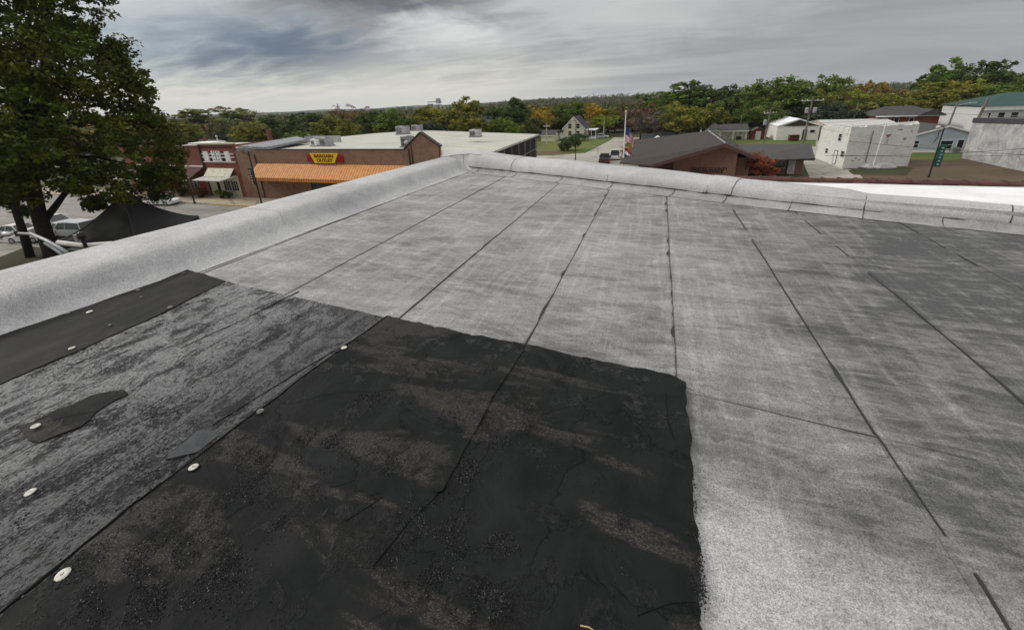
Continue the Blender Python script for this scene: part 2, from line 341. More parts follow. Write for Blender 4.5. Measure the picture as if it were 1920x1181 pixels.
M['brick_lib'] = mat('pinkish_brown_brick', brick((.27, .135, .09), (.20, .095, .065), (.26, .18, .13)))
def wbrick(w, bs, pos, out):                 # flaking white paint over brick
    X = w.xyz(pos); nrm = w.xyz(w.n('ShaderNodeNewGeometry').outputs['Normal'])
    side = w.ramp(w.math('ABSOLUTE', nrm[0]), .4, .6, False)
    u = w.n('ShaderNodeMix', data_type='FLOAT'); w.l(side, u.inputs[0]); w.l(X[0], u.inputs[2]); w.l(X[1], u.inputs[3])
    t = w.n('ShaderNodeTexBrick'); w.l(w.comb(u.outputs[0], X[2], 0.0), t.inputs['Vector'])
    t.inputs['Color1'].default_value = (.84, .84, .80, 1); t.inputs['Color2'].default_value = (.70, .70, .65, 1); t.inputs['Mortar'].default_value = (.5, .49, .45, 1)
    t.inputs['Scale'].default_value = 1; t.inputs['Brick Width'].default_value = .3; t.inputs['Row Height'].default_value = .15; t.inputs['Mortar Size'].default_value = .012
    n = w.noise(w.map(pos, (1, 1, 1.3)), 1.1, 7, .7, .5); n2 = w.noise(w.map(pos, (2, 2, 4)), 1.6, 5, .7); n3 = w.noise(pos, .35, 4, .6, .4)
    c = w.mix(w.math('MULTIPLY', w.ramp(n, .45, .66), .32), t.outputs[0], (.42, .41, .37))
    c = w.mix(w.math('MULTIPLY', w.ramp(n3, .45, .7), .2), c, (.5, .48, .40))
    c = w.mix(w.ramp(n2, .66, .70), c, (.15, .09, .07))
    w.l(c, bs.inputs['Base Color']); bs.inputs['Roughness'].default_value = .9
    bp = w.n('ShaderNodeBump', i_Strength=.4); bp.inputs['Distance'].default_value = .02; w.l(w.math('ADD', n, w.math('MULTIPLY', t.outputs['Fac'], -.3)), bp.inputs['Height']); w.l(bp.outputs[0], bs.inputs['Normal'])
M['white_brick'] = mat('flaking_white_brick', wbrick)
def stucco(w, bs, pos, out):
    n = w.noise(pos, .55, 8, .7, .5); n2 = w.noise(w.map(pos, (1, 1, .35)), 1.8, 6, .7, .4)
    vo = w.n('ShaderNodeTexVoronoi', feature='DISTANCE_TO_EDGE'); w.l(w.vmath('ADD', pos, w.comb(n2, n, n2)), vo.inputs['Vector']); vo.inputs['Scale'].default_value = .28
    c = w.mix(w.ramp(n, .35, .68), (.54, .54, .53), (.30, .30, .30)); c = w.mix(w.math('MULTIPLY', w.ramp(n2, .45, .75), .5), c, (.17, .17, .17))
    c = w.mix(w.math('MULTIPLY', w.ramp(vo.outputs['Distance'], .012, .004), .55), c, (.1, .1, .1))
    w.l(c, bs.inputs['Base Color']); bs.inputs['Roughness'].default_value = .95
M['stucco'] = mat('stained_grey_stucco', stucco)
def siding(col, row=.13, horiz=True, dirt=.25):
    def b(w, bs, pos, out):
        X = w.xyz(pos); c = X[2] if horiz else w.math('ADD', X[0], X[1])
        f = w.math('FRACT', w.math('DIVIDE', c, row)); n = w.noise(pos, 1.3, 6, .65)
        cc = w.mix(w.math('MULTIPLY', w.ramp(n, .4, .75), dirt), col, tuple(q * .45 for q in col))
        w.l(cc, bs.inputs['Base Color']); bs.inputs['Roughness'].default_value = .65
        bp = w.n('ShaderNodeBump', i_Strength=.8); bp.inputs['Distance'].default_value = .03; w.l(w.ramp(f, 0, .85, False), bp.inputs['Height']); w.l(bp.outputs[0], bs.inputs['Normal'])
    return b
M['sid_blue'] = mat('pale_blue_siding', siding((.58, .63, .70)))
M['sid_cream'] = mat('cream_siding', siding((.80, .77, .60), dirt=.1))
M['sid_white'] = mat('white_siding', siding((.80, .80, .79), dirt=.15))
M['met_white'] = mat('white_ribbed_metal', siding((.80, .79, .75), .3, False, .2))
M['shed_shade'] = mat('shed_interior_shade', siding((.022, .020, .019), .45, False, .4))  # near-black colour stands in for the shade inside the open shed
def shingle(col, row=.14, var=.35):
    def b(w, bs, pos, out):
        t = w.n('ShaderNodeTexBrick'); w.l(w.map(pos, (1, 1, 1)), t.inputs['Vector'])
        t.inputs['Color1'].default_value = (*col, 1); t.inputs['Color2'].default_value = (*[c * (1 - var) for c in col], 1); t.inputs['Mortar'].default_value = (*[c * .5 for c in col], 1)
        t.inputs['Scale'].default_value = 1; t.inputs['Brick Width'].default_value = .33; t.inputs['Row Height'].default_value = row; t.inputs['Mortar Size'].default_value = .008
        n = w.noise(pos, .8, 6, .65); w.l(w.mix(w.math('MULTIPLY', w.ramp(n, .4, .7), .35), t.outputs[0], tuple(c * .55 for c in col)), bs.inputs['Base Color']); bs.inputs['Roughness'].default_value = .92
    return b
M['sh_brown'] = mat('brown_shingle', shingle((.066, .056, .048)))
M['sh_gray'] = mat('grey_shingle', shingle((.085, .082, .078)))
M['sh_violet'] = mat('slate_shingle', shingle((.07, .062, .072)))
M['sh_maroon'] = mat('maroon_shingle', shingle((.135, .065, .065)))
M['sh_dark'] = mat('dark_shingle', shingle((.045, .048, .055)))
M['sh_green'] = mat('green_metal_roof', siding((.022, .062, .050), .4, False, .3))
M['roof_met'] = mat('dark_metal_roof', siding((.062, .058, .055), .45, False, .25))
def creamroof(w, bs, pos, out):
    n = w.noise(w.map(pos, (.10, .55, 1)), 1.2, 7, .65, .6); n2 = w.noise(pos, .12, 4, .5)
    c = w.mix(w.ramp(n, .35, .7), (.40, .40, .34), (.52, .515, .455)); c = w.mix(w.math('MULTIPLY', w.ramp(n2, .5, .7), .3), c, (.32, .32, .28)); w.l(c, bs.inputs['Base Color']); bs.inputs['Roughness'].default_value = .85
M['roof_cream'] = mat('cream_roof_membrane', creamroof)
M['roof_white'] = mat('white_roof_membrane', color=(.78, .78, .77), rough=.6, var=.12, vscale=1.5, bump=.3, bscale=4)
M['clay'] = mat('red_clay_coping', color=(.085, .032, .028), rough=.7, var=.4, vscale=5)
M['white'] = mat('white_paint', color=(.82, .82, .79), rough=.5, var=.12, vscale=3)
M['cream'] = mat('cream_paint', color=(.60, .57, .44), rough=.6, var=.2, vscale=3)
M['offwhite'] = mat('offwhite_weathered', color=(.5, .49, .45), rough=.7, var=.3, vscale=3)
M['grey_metal'] = mat('grey_metal', color=(.27, .28, .29), rough=.5, metal=.3, var=.3, vscale=3)
M['galv'] = mat('galvanised_metal', color=(.40, .41, .42), rough=.45, metal=.4, var=.25, vscale=2)
M['dark_metal'] = mat('dark_painted_metal', color=(.02, .021, .022), rough=.5)
M['trim_dark'] = mat('dark_brown_trim', color=(.045, .03, .026), rough=.6, var=.2, vscale=2)
M['trim_red'] = mat('maroon_trim', color=(.11, .05, .042), rough=.6, var=.2, vscale=2)
M['glass'] = mat('window_glass', color=(.012, .014, .016), rough=.08, spec=.6)
M['orange'] = mat('orange_awning', color=(.62, .225, .035), rough=.6, var=.15, vscale=2)
M['pale_or'] = mat('pale_awning_stripe', color=(.66, .38, .17), rough=.6, var=.15, vscale=2)
M['yellow'] = mat('yellow_sign', color=(.86, .60, .02), rough=.45)
M['red'] = mat('red_sign', color=(.32, .012, .02), rough=.45)
M['sign_txt'] = mat('sign_lettering', color=(.20, .02, .012), rough=.5)
M['wood'] = mat('weathered_pole_wood', color=(.19, .165, .135), rough=.9, var=.35, vscale=4)
M['bark'] = mat('bark', color=(.026, .021, .016), rough=.95, var=.45, vscale=6, bump=.8, bscale=9)
M['bark2'] = mat('grey_bark', color=(.085, .075, .065), rough=.95, var=.4, vscale=3)
M['tent'] = mat('black_tent_cloth', siding((.011, .0115, .011), .28, True, .2))
M['tent_in'] = mat('tent_vent_cloth', color=(.05, .03, .025), rough=.9)
M['green_banner'] = mat('green_banner', color=(.012, .13, .095), rough=.7, var=.2, vscale=2)
M['dk_banner'] = mat('dark_green_banner', color=(.015, .035, .03), rough=.7)
M['flag_red'] = mat('flag_red', color=(.38, .02, .035), rough=.8); M['flag_white'] = mat('flag_white', color=(.74, .72, .72), rough=.8); M['flag_blue'] = mat('flag_blue', color=(.03, .06, .19), rough=.8)
M['tyre'] = mat('tyre_rubber', color=(.015, .015, .015), rough=.9)
M['car_white'] = mat('white_car_paint', color=(.75, .75, .75), rough=.25, spec=.5); M['car_silver'] = mat('silver_car_paint', color=(.60, .61, .62), rough=.3, spec=.5, metal=.2)
M['car_dark'] = mat('dark_car_paint', color=(.03, .03, .035), rough=.25, spec=.5); M['car_maroon'] = mat('maroon_car_paint', color=(.07, .012, .014), rough=.3, spec=.5)
M['lampglass'] = mat('headlight_lens', color=(.6, .6, .58), rough=.15)
M['wire'] = mat('cable_rubber', color=(.03, .03, .03), rough=.7)
M['straw'] = mat('straw', color=(.48, .36, .16), rough=.8)
def asph(c, v):
    def b(w, bs, pos, out):
        n = w.noise(w.map(pos, (.10, .6, 1)), 1.0, 7, .65, .5); n2 = w.noise(pos, .05, 4, .5); n3 = w.noise(pos, 3, 4, .7)
        vo = w.n('ShaderNodeTexVoronoi', feature='DISTANCE_TO_EDGE'); w.l(w.vmath('ADD', pos, w.comb(w.math('MULTIPLY', n3, 1.2), n, 0.0)), vo.inputs['Vector']); vo.inputs['Scale'].default_value = .16
        cc = w.mix(w.ramp(n, .35, .7), c, v); cc = w.mix(w.math('MULTIPLY', w.ramp(n2, .45, .65), .35), cc, tuple(q * .6 for q in c))
        cc = w.mix(w.math('MULTIPLY', w.ramp(vo.outputs['Distance'], .02, .008), .5), cc, (.03, .03, .03))
        w.l(w.mix(w.math('MULTIPLY', w.math('SUBTRACT', n3, .35), .35), cc, tuple(q * .5 for q in c)), bs.inputs['Base Color']); bs.inputs['Roughness'].default_value = .9
    return b
M['street'] = mat('street_surface', asph((.21, .20, .178), (.31, .29, .262)))
M['concrete'] = mat('old_concrete', asph((.31, .29, .25), (.42, .39, .335)))
M['walk'] = mat('tan_concrete', asph((.34, .285, .21), (.44, .37, .28)))
M['kerb_yellow'] = mat('yellow_kerb', color=(.52, .40, .12), rough=.8, var=.3, vscale=2)
M['kerb'] = mat('kerb_concrete', color=(.36, .33, .26), rough=.8, var=.3, vscale=2)
def grass(c1, c2, c3):
    def b(w, bs, pos, out):
        n = w.noise(w.map(pos, (.25, .7, 1)), .7, 8, .7, .5); n2 = w.noise(pos, .06, 4, .6, .3); n3 = w.noise(pos, 5, 3, .8)
        cc = w.mix(w.ramp(n, .38, .64), c1, c2); cc = w.mix(w.ramp(n2, .42, .6), cc, c3); cc = w.mix(w.math('MULTIPLY', w.ramp(n3, .45, .7), .4), cc, tuple(q * .45 for q in c1))
        w.l(cc, bs.inputs['Base Color']); bs.inputs['Roughness'].default_value = .95
    return b
M['lawn'] = mat('green_lawn', grass((.06, .105, .015), (.10, .14, .025), (.12, .13, .03)))
M['lawn_dark'] = mat('shaded_lawn', grass((.035, .042, .014), (.05, .05, .018), (.045, .035, .015)))
M['dirt'] = mat('bare_dirt_field', grass((.11, .07, .045), (.14, .095, .06), (.085, .065, .035)))
M['gnd'] = mat('rough_ground', grass((.05, .055, .02), (.07, .07, .03), (.06, .05, .025)))
def leafmat(name, trans=.25):
    mt = bpy.data.materials.new(name); mt.use_nodes = True; w = NT(mt.node_tree)
    out = w.n('ShaderNodeOutputMaterial'); df = w.n('ShaderNodeBsdfPrincipled'); tr = w.n('ShaderNodeBsdfTranslucent'); mx = w.n('ShaderNodeMixShader', i_0=trans)
    oi = w.n('ShaderNodeObjectInfo'); at = w.n('ShaderNodeAttribute', attribute_name='tint')
    pos = w.n('ShaderNodeNewGeometry').outputs['Position']
    c = w.mix(1.0, oi.outputs['Color'], at.outputs['Color'], 'MULTIPLY')
    df.inputs['Roughness'].default_value = .7; df.inputs['Specular IOR Level'].default_value = .2
    w.l(c, df.inputs['Base Color']); w.l(c, tr.inputs[0]); w.l(df.outputs[0], mx.inputs[1]); w.l(tr.outputs[0], mx.inputs[2]); w.l(mx.outputs[0], out.inputs[0])
    return mt
M['leaf'] = leafmat('leaf')
# ------------------------------------------------------------------ the roof the picture is taken from
XB = [-4.57, -4.2, -3.0, -1.84, -.76, .18, 1.05, 1.83, 2.57, 3.8, 14.0]
YB = [9.2, 9.07, 8.62, 8.19, 7.68, 7.33, 6.98, 6.68, 6.41, 6.03, 2.4]
def yb(x): return float(np.interp(x, XB, YB))
home = thing('rooftop_building', 'foreground building with grey granule roof, rounded parapets and a black stripped patch', 'building', (0, 0, G))
b = MB(); b.prism([(-5.72, -7), (13.5, -7), (13.5, 2.9), (4.2, 6.25), (-4.7, 9.75), (-5.3, 9.7)], G, -.06); part('wall', b, M['brick_red'], home)
SEAMS = [-4.78, -4.47, -3.15, -1.83, -.78, .2, 1.1, 1.91, 2.86, 3.82, 4.78, 5.74, 6.7, 7.66, 8.62, 9.58, 10.54, 13.4]
def ripple(x, y):
    return .0045 * mnoise.noise(Vector((x * .8, y * 3.5, 3))) + .003 * mnoise.noise(Vector((x * 2.5, y * 7, 9)))
def strip(x0, x1, y0, y1f, lift, name='membrane_sheet', mt=None, dx=.12, dy=.12, amp=1.0):
    y0f = y0 if callable(y0) else (lambda x: y0); nx = max(2, int((x1 - x0) / dx)); ny = max(2, int((y1f(x0) - y0f(x0)) / dy)); rows = []
    for j in range(ny + 1):
        r_ = []
        for i in range(nx + 1):
            u = i / nx; x = x0 + (x1 - x0) * u; y = y0f(x) + (y1f(x) - y0f(x)) * j / ny
            r_.append((x, y, lift + .004 * (1 - u) + ripple(x, y) * amp))
        rows.append(r_)
    mb = MB(); mb.grid(rows)
    # turned-down free edges so that each sheet has thickness
    e = [r_[0] for r_ in rows]; mb.grid([[(p[0] + .001, p[1], p[2] - .008) for p in e], e])
    e = rows[0]; mb.grid([e, [(p[0], p[1] + .001, p[2] - .008) for p in e]])
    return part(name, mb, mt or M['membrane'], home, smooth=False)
for i in range(len(SEAMS) - 1):
    x0, x1 = SEAMS[i], SEAMS[i + 1] + (.04 if i < len(SEAMS) - 2 else 0)
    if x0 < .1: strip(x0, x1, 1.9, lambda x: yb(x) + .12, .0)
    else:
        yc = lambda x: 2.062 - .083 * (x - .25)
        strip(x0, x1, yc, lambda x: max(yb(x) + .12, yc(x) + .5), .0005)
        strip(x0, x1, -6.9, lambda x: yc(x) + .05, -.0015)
def relief(x, y, z, rough, seed): return z + rough * (mnoise.noise(Vector((x * 2.1, y * 2.1, seed))) + .6 * mnoise.noise(Vector((x * 7, y * 5, seed + 4))))
def feltz(x, y): return relief(x, y, .024, .011, 12)
def mopz(x, y): return relief(x, y, .010, .006, 5)
M['crease'] = mat('crease_shadow_tar', color=(.006, .006, .006), rough=.85, spec=.1)
def bead(pts, w0, w1, seed, name='seam_bead', gaps=(), h=.004, z=.006, mt=None):
    if 'crease' in name: mt = M['crease']   # squeezed-out bitumen along a lap
    rr = random.Random(seed); mb = MB(); L = []; tot = 0
    P_ = [Vector((p[0], p[1])) for p in pts]
    samples = []
    for a, c in zip(P_[:-1], P_[1:]):
        n = max(2, int((c - a).length / .03))
        for i in range(n): samples.append(a + (c - a) * i / n)
    samples.append(P_[-1]); n = len(samples); rows = []
    def flush():
        if len(rows) > 2: m_ = MB(); m_.grid(list(rows)); part(name, m_, mt or M['tar'], home, smooth=True)
        rows.clear()
    for i, p in enumerate(samples):
        t = i / n
        d = (samples[min(i + 1, n - 1)] - samples[max(i - 1, 0)]).normalized(); nn = Vector((-d.y, d.x))
        q = mnoise.noise(Vector((p.x * 5 + seed, p.y * 5, seed))); q2 = mnoise.noise(Vector((p.x * 23, p.y * 23, seed * 3.1)))
        w = max(.0015, w0 + (w1 - w0) * max(0, q * 1.6) + w0 * .8 * q2)
        if any(g0 < t < g1 for g0, g1 in gaps): flush(); continue
        off = nn * (w * .45 * (1 if seed % 2 else -1)); zz = feltz(p.x, p.y) + .001 if 'felt' in name else (mopz(p.x, p.y) + .001 if 'asphalt' in name else z + ripple(p.x, p.y))
        wl = w * (.5 + .6 * rr.random() * max(0, q)); jit = nn * (mnoise.noise(Vector((p.x * 2, p.y * 2, seed + .5))) * .006)
        c0 = p + off + jit
        rows.append([(c0.x - nn.x * (w + wl) / 2, c0.y - nn.y * (w + wl) / 2, zz - .005), (c0.x - nn.x * w / 4, c0.y - nn.y * w / 4, zz + h), (c0.x + nn.x * w / 4, c0.y + nn.y * w / 4, zz + h), (c0.x + nn.x * w / 2, c0.y + nn.y * w / 2, zz - .005)])
    flush()
bead([(-4.47, 2.45), (-4.4, 8.9)], .004, .010, 1)
bead([(-3.14, 2.2), (-3.2, 8.67)], .004, .010, 2)
bead([(-1.85, 2.2), (-1.82, 8.16)], .006, .022, 3)
bead([(-.76, 2.15), (-.79, 7.68)], .006, .045, 5)
bead([(.21, 2.1), (.19, 7.34)], .005, .048, 7)
bead([(1.07, 6.95), (1.10, 2.0)], .006, .020, 9, gaps=((.02, .12), (.33, .40)))
bead([(1.10, 2.0), (1.125, 1.50)], .003, .008, 11); bead([(1.14, 1.37), (1.13, 1.0), (1.15, -1.0)], .008, .032, 13)
bead([(1.83, 6.6), (1.90, 3.3)], .004, .010, 15, gaps=((.12, .2), (.38, .5), (.6, .72)))
bead([(1.905, 3.3), (1.90, 1.2)], .005, .010, 17)
bead([(.25, 2.062), (1.1, 1.985)], .0006, .0012, 19, h=.0008, z=.0035); bead([(1.12, 1.98), (2.8, 1.86)], .0006, .0010, 21, h=.0008, z=.0035, gaps=((.2, .5), (.7, .9)))
bead([(2.86, 6.2), (2.84, 4.6)], .003, .01, 23, gaps=((.4, .5), (.7, .8)))
# -- stripped patch: exposed mopping asphalt, felt strip beside the parapet, big black felt
def pz(px, py, z=0): q = P(px, py, z); return (q[0], q[1])
def poly_sheet(name, outline, z, thick, mt, dx=.06, rough=0.004, seed=3, ragged=.006, lab=None):
    # outline: world polygon (ccw); rim raised, inner part triangulated as a fan-free grid clip
    pts = []
    n = len(outline)
    for i in range(n):
        a, c = Vector(outline[i]), Vector(outline[(i + 1) % n]); k = max(1, int((c - a).length / .035))
        for j in range(k):
            p = a + (c - a) * j / k; d = (c - a).normalized(); nn = Vector((d.y, -d.x))
            p = p + nn * ragged * (mnoise.noise(Vector((p.x * 6, p.y * 6, seed))) + .7 * mnoise.noise(Vector((p.x * 28, p.y * 28, seed))))
            pts.append((p.x, p.y))
    import bmesh
    from mathutils import geometry
    xs = [p[0] for p in pts]; ys = [p[1] for p in pts]
    def inside(x, y):
        c = False; j = len(pts) - 1
        for i in range(len(pts)):
            if (pts[i][1] > y) != (pts[j][1] > y) and x < (pts[j][0] - pts[i][0]) * (y - pts[i][1]) / (pts[j][1] - pts[i][1]) + pts[i][0]: c = not c
            j = i
        return c
    vin = []; x = min(xs)
    arr = np.array(pts)
    while x < max(xs):
        y = min(ys)
        while y < max(ys):
            q = (x + random.uniform(-.3, .3) * dx, y + random.uniform(-.3, .3) * dx)
            if inside(*q) and np.min((arr[:, 0] - q[0]) ** 2 + (arr[:, 1] - q[1]) ** 2) > (dx * .45) ** 2: vin.append(q)
            y += dx
        x += dx
    allp = [Vector(p) for p in pts + vin]; nb = len(pts)
    r_ = geometry.delaunay_2d_cdt(allp, [(i, (i + 1) % nb) for i in range(nb)], [], 1, 1e-6)
    vv, ff = r_[0], r_[2]
    def zz(x, y): return z + rough * (mnoise.noise(Vector((x * 2.1, y * 2.1, seed))) + .6 * mnoise.noise(Vector((x * 7, y * 5, seed + 4))))
    mb = MB(); mb.add([(p.x, p.y, zz(p.x, p.y)) for p in vv], [tuple(f) for f in ff])
    top = [(p[0], p[1], zz(*p)) for p in pts] ; top.append(top[0])
    mb.grid([top, [(p[0], p[1], p[2] - thick) for p in top]])
    return part(name, mb, mt, home, smooth=False, label=lab)
A_ = pz(350, 507); B_ = pz(425, 530); C_ = pz(725, 597); D_ = pz(1277, 712)
poly_sheet('exposed_asphalt', [(A_[0] - .02, A_[1] - .03), (-4.93, .4), (-5.0, -3), (.2, -3), (.2, 2.0), C_, B_], .010, .012, M['mopping'], .05, .006, 5, .01)
poly_sheet('felt_strip', [A_, (-4.80, 1.9), (-4.88, 1.1), (-4.95, -3), (-3.55, -3), (-3.74, .2), pz(0, 725), (-3.88, 1.7), B_], .020, .012, M['felt_strip'], .07, .005, 8, .012)
poly_sheet('black_felt', [C_, (-1.96, 1.85), (-2.03, .85), (-1.97, .15), (-2.0, -3), (.26, -3), pz(1316, 1181), pz(1305, 1000), (.262, 1.8), (D_[0] + .02, D_[1] - .06), (D_[0] - .06, D_[1]), pz(1000, 655)], .024, .016, M['felt'], .04, .011, 12, .021)
# loose lap strip and flaps on the felt
def flap(pts_px, z, t=.006, mt='felt'):
    c0 = pz(*pts_px[0]); z = (feltz if z > .03 else mopz)(*c0) + (.007 if z > .03 else .008)
    mb = MB(); q = [pz(*p, z=z) for p in pts_px]; mb.prism([(a, c) for a, c in q], z - t, z)
    return part('felt_lap', mb, M[mt], home)
flap([(926, 738), (918, 735), (908, 742), (899, 760), (884, 785), (871, 812), (857, 838), (838, 866), (826, 893), (811, 915), (818, 922), (830, 919), (843, 892), (858, 868), (868, 846), (887, 815), (902, 786), (914, 764)], .042, .006, 'felt')
flap([(982, 655), (960, 650), (900, 745), (918, 752)], .036)
flap([(30, 800), (48, 812), (52, 824), (72, 829), (104, 817), (130, 806), (150, 800), (168, 786), (182, 770), (212, 752), (240, 738), (232, 730), (205, 733), (170, 741), (135, 758), (100, 770), (62, 790)], .026, .005, 'felt')
bead([pz(985, 652), pz(918, 748), pz(905, 790), pz(818, 935), pz(765, 985), pz(700, 1070)], .003, .007, 31, 'felt_crease', h=.002)
bead([pz(725, 600), pz(640, 660), pz(500, 762), pz(360, 872), pz(240, 960), pz(0, 1165)], .008, .022, 33, 'felt_crease', h=.003)
bead([pz(560, 548), pz(480, 590), pz(340, 655)], .003, .006, 35, 'asphalt_crease', z=.014)
bead([pz(735, 600), pz(560, 700), pz(400, 800)], .003, .008, 37, 'asphalt_crease', z=.014)
bead([pz(1248, 745), pz(1252, 800), pz(1262, 830)], .003, .006, 39, 'felt_crease', h=.0012)
bead([pz(652, 985), pz(700, 955), pz(720, 940)], .003, .006, 41, 'felt_crease', h=.0012)
bead([pz(1195, 1165), pz(1240, 1148), pz(1262, 1142), pz(1306, 1140)], .003, .007, 43, 'felt_crease', h=.0012)
def patch_piece(cpx, cpy, w_, l_, rot, mt, z, name='asphalt_plate'):
    c = pz(cpx, cpy); mb = MB(); pts = []
    for k in range(14):
        a = 2 * math.pi * k / 14; rx = math.copysign(abs(math.cos(a)) ** .5, math.cos(a)) * w_ / 2; ry = math.copysign(abs(math.sin(a)) ** .5, math.sin(a)) * l_ / 2
        rx *= 1 + .08 * random.random(); pts.append((c[0] + rx * math.cos(rot) - ry * math.sin(rot), c[1] + rx * math.sin(rot) + ry * math.cos(rot)))
    mb.prism(pts, z - .01, z); return part(name, mb, mt, home)
M['slate_patch'] = mat('smooth_bitumen_patch', color=(.036, .040, .043), rough=.5, var=.4, vscale=6, bump=.3, bscale=14)
mb = MB(); mb.prism([pz(312, 866), pz(372, 852), pz(412, 820), pz(396, 808), pz(372, 812)][::1], .010, .018); part('asphalt_plate', mb, M['slate_patch'], home)
# crumbs of tar, as clusters of little faceted lumps
def crumbs(regions, n, zb, size, name='tar_crumbs', mt='crumb', seed=2):
    r_ = np.random.default_rng(seed); V = []; F = []
    for (px, py, rx, ry, wt) in regions:
        c = P(px, py, 0)
        for _ in range(int(n * wt)):
            a = r_.normal(0, .5, 2); x = c[0] + a[0] * rx; y = c[1] + a[1] * ry
            if mnoise.noise(Vector((x * 9, y * 9, 1))) < -.12: continue
            s = size * (.4 + r_.random() ** 3 * 2.2); bi = len(V); zb0 = feltz(x, y) if zb > .02 else mopz(x, y)
            o = r_.normal(0, .35, (6, 3))
            base = np.array([(1, 0, 0), (-1, 0, 0), (0, 1, 0), (0, -1, 0), (0, 0, .8), (0, 0, -.6)]) + o * .8
            for q in base: V.append((x + q[0] * s, y + q[1] * s, zb0 + s * .3 + q[2] * s * .8))
            F += [(bi, bi + 2, bi + 4), (bi + 2, bi + 1, bi + 4), (bi + 1, bi + 3, bi + 4), (bi + 3, bi, bi + 4), (bi + 2, bi, bi + 5), (bi + 1, bi + 2, bi + 5), (bi + 3, bi + 1, bi + 5), (bi, bi + 3, bi + 5)]
    mb = MB(); mb.v = V; mb.f = F; mb.m = [0] * len(F)
    return part(name, mb, M[mt], home, kind='stuff')
crumbs([(610, 850, .16, .10, 1), (450, 930, .12, .1, .8), (540, 960, .16, .12, .8), (590, 835, .12, .1, .8), (620, 830, .08, .06, .5), (300, 1050, .32, .16, 2.2), (230, 1120, .3, .12, 2), (400, 1090, .2, .1, 1), (820, 1000, .16, .10, 1.6), (790, 1080, .16, .08, 1.2), (930, 1020, .1, .05, .9), (920, 1140, .06, .05, 1.2), (880, 890, .10, .08, 1), (930, 830, .08, .06, .5), (690, 760, .10, .10, .7), (920, 700, .06, .1, .5), (830, 790, .10, .08, .5), (480, 870, .16, .1, .7), (1170, 985, .03, .03, .15), (1180, 1068, .03, .03, .2), (735, 880, .05, .05, .4), (760, 700, .14, .12, .4), (1000, 800, .16, .14, .5), (1100, 880, .3, .2, .25), (1306, 1050, .018, .10, .35), (1300, 940, .012, .1, .15), (1310, 1110, .02, .06, .3)], 2600, .026, .0017)
crumbs([(150, 690, .4, .2, 1.2), (480, 640, .4, .25, 1.2), (300, 780, .5, .22, 1.6), (100, 950, .4, .2, 1.4), (420, 720, .4, .2, 1), (250, 880, .4, .15, 1), (580, 600, .3, .2, .8)], 1500, .012, .0018, seed=5)
# fastening plates
pl = MB()
ring = []
for r0, z0 in ((.006, .0045), (.008, .006), (.016, .003), (.023, .006), (.027, .001)):
    ring.append([(r0 * math.cos(2 * math.pi * k / 18), r0 * math.sin(2 * math.pi * k / 18), z0) for k in range(19)])
pl.grid(ring[::-1]); pl.ball((0, 0, .003), .005, 8); plate_me = pl.mesh('fastener_plate', M['plate'], smooth=True)
M['plate_dull'] = mat('tar_stained_plate', color=(.17, .165, .15), rough=.6, var=.5, vscale=80); plate_me2 = plate_me.copy(); plate_me2.materials[0] = M['plate_dull']
for (px, py, z, s) in [(118, 1077, .028, 1.0), (363, 876, .03, .9), (488, 771, .03, .8), (645, 652, .03, .9), (57, 923, .018, .9), (67, 799, .030, .9), (168, 585, .026, 1), (259, 544, .026, .8), (319, 576, .02, .85), (127, 588, .024, .7), (135, 653, .02, .9), (429, 529, .018, .8), (344, 512, .026, .6), (265, 557, .026, .5), (206, 609, .026, .5)]:
    q = P(px, py, z); shared('fastener_plate', plate_me if s >= .88 else plate_me2, home, (q[0], q[1], q[2] - G + .002), (random.uniform(-.08, .08), random.uniform(-.08, .08), random.random() * 3), (s * .86, s * .86, s * .8))
mb = MB(); a = P(1088, 1172, .05); c = P(1120, 1186, .045); mb.tube([a, ((a[0] + c[0]) / 2, (a[1] + c[1]) / 2 + .004, .05), c], [.0022, .002, .0012], 6)
single('dry_straw', mb, M['straw'], 'pale yellow straw lying on the black felt at the bottom edge', 'straw')
# -- left parapet: one rounded sweep, in laps
def lsec(y):
    xo = -5.86 + .062 * (y - 1.6); xc = -4.98 + .03 * (y - 1.3); xb_ = -4.86 + .034 * (y - 1.2); h = .285
    return [(xo - .01, -.25), (xo - .015, h - .10), (xo + .01, h - .04), (xo + .07, h), (xo + .3, h + .012), (xc - .18, h + .008), (xc - .06, h - .006), (xc, h - .035), (xc + .045, h - .08), (xb_ - .05, h - .16), (xb_ - .02, .075), (xb_ + .03, .03), (xb_ + .13, .010), (xb_ + .26, .006)]
def lpar(y0, y1, lift, name):
    n = max(3, int((y1 - y0) / .12)); rows = []
    for j in range(n + 1):
        y = y0 + (y1 - y0) * j / n; r_ = []
        for k, (x, z) in enumerate(lsec(y)):
            wv = .006 * mnoise.noise(Vector((x * 2, y * 1.1, 5))) + .004 * mnoise.noise(Vector((x * 5, y * 3, 2)))
            r_.append((x + wv, y, z + lift + wv))
        rows.append(r_)
    mb = MB(); mb.grid([list(r_) for r_ in rows]); e = rows[0]; mb.grid([[(p[0], p[1] + .001, p[2] - .009) for p in e], e])
    return part(name, mb, M['cap'], home, smooth=True)
ly = [-6.9, -2.2, 4.05, 9.75]
for i in range(3): lpar(ly[i] - (.06 if i else 0), ly[i + 1], .003 * (2 - i) if 0 else .003 * i, 'parapet_flashing')
def lap_line(fn, name='cap_lap', r=.004, n=24):
    mb = MB(); pts = [fn(t / n) for t in range(n + 1)]; mb.tube(pts, r, 5); return part(name, mb, M['tar'], home, smooth=True)
def lpt(y, u, lift=.006):
    s = lsec(y); k = u * (len(s) - 1); i = min(int(k), len(s) - 2); f = k - i
    return (s[i][0] * (1 - f) + s[i + 1][0] * f, y, s[i][1] * (1 - f) + s[i + 1][1] * f + lift)
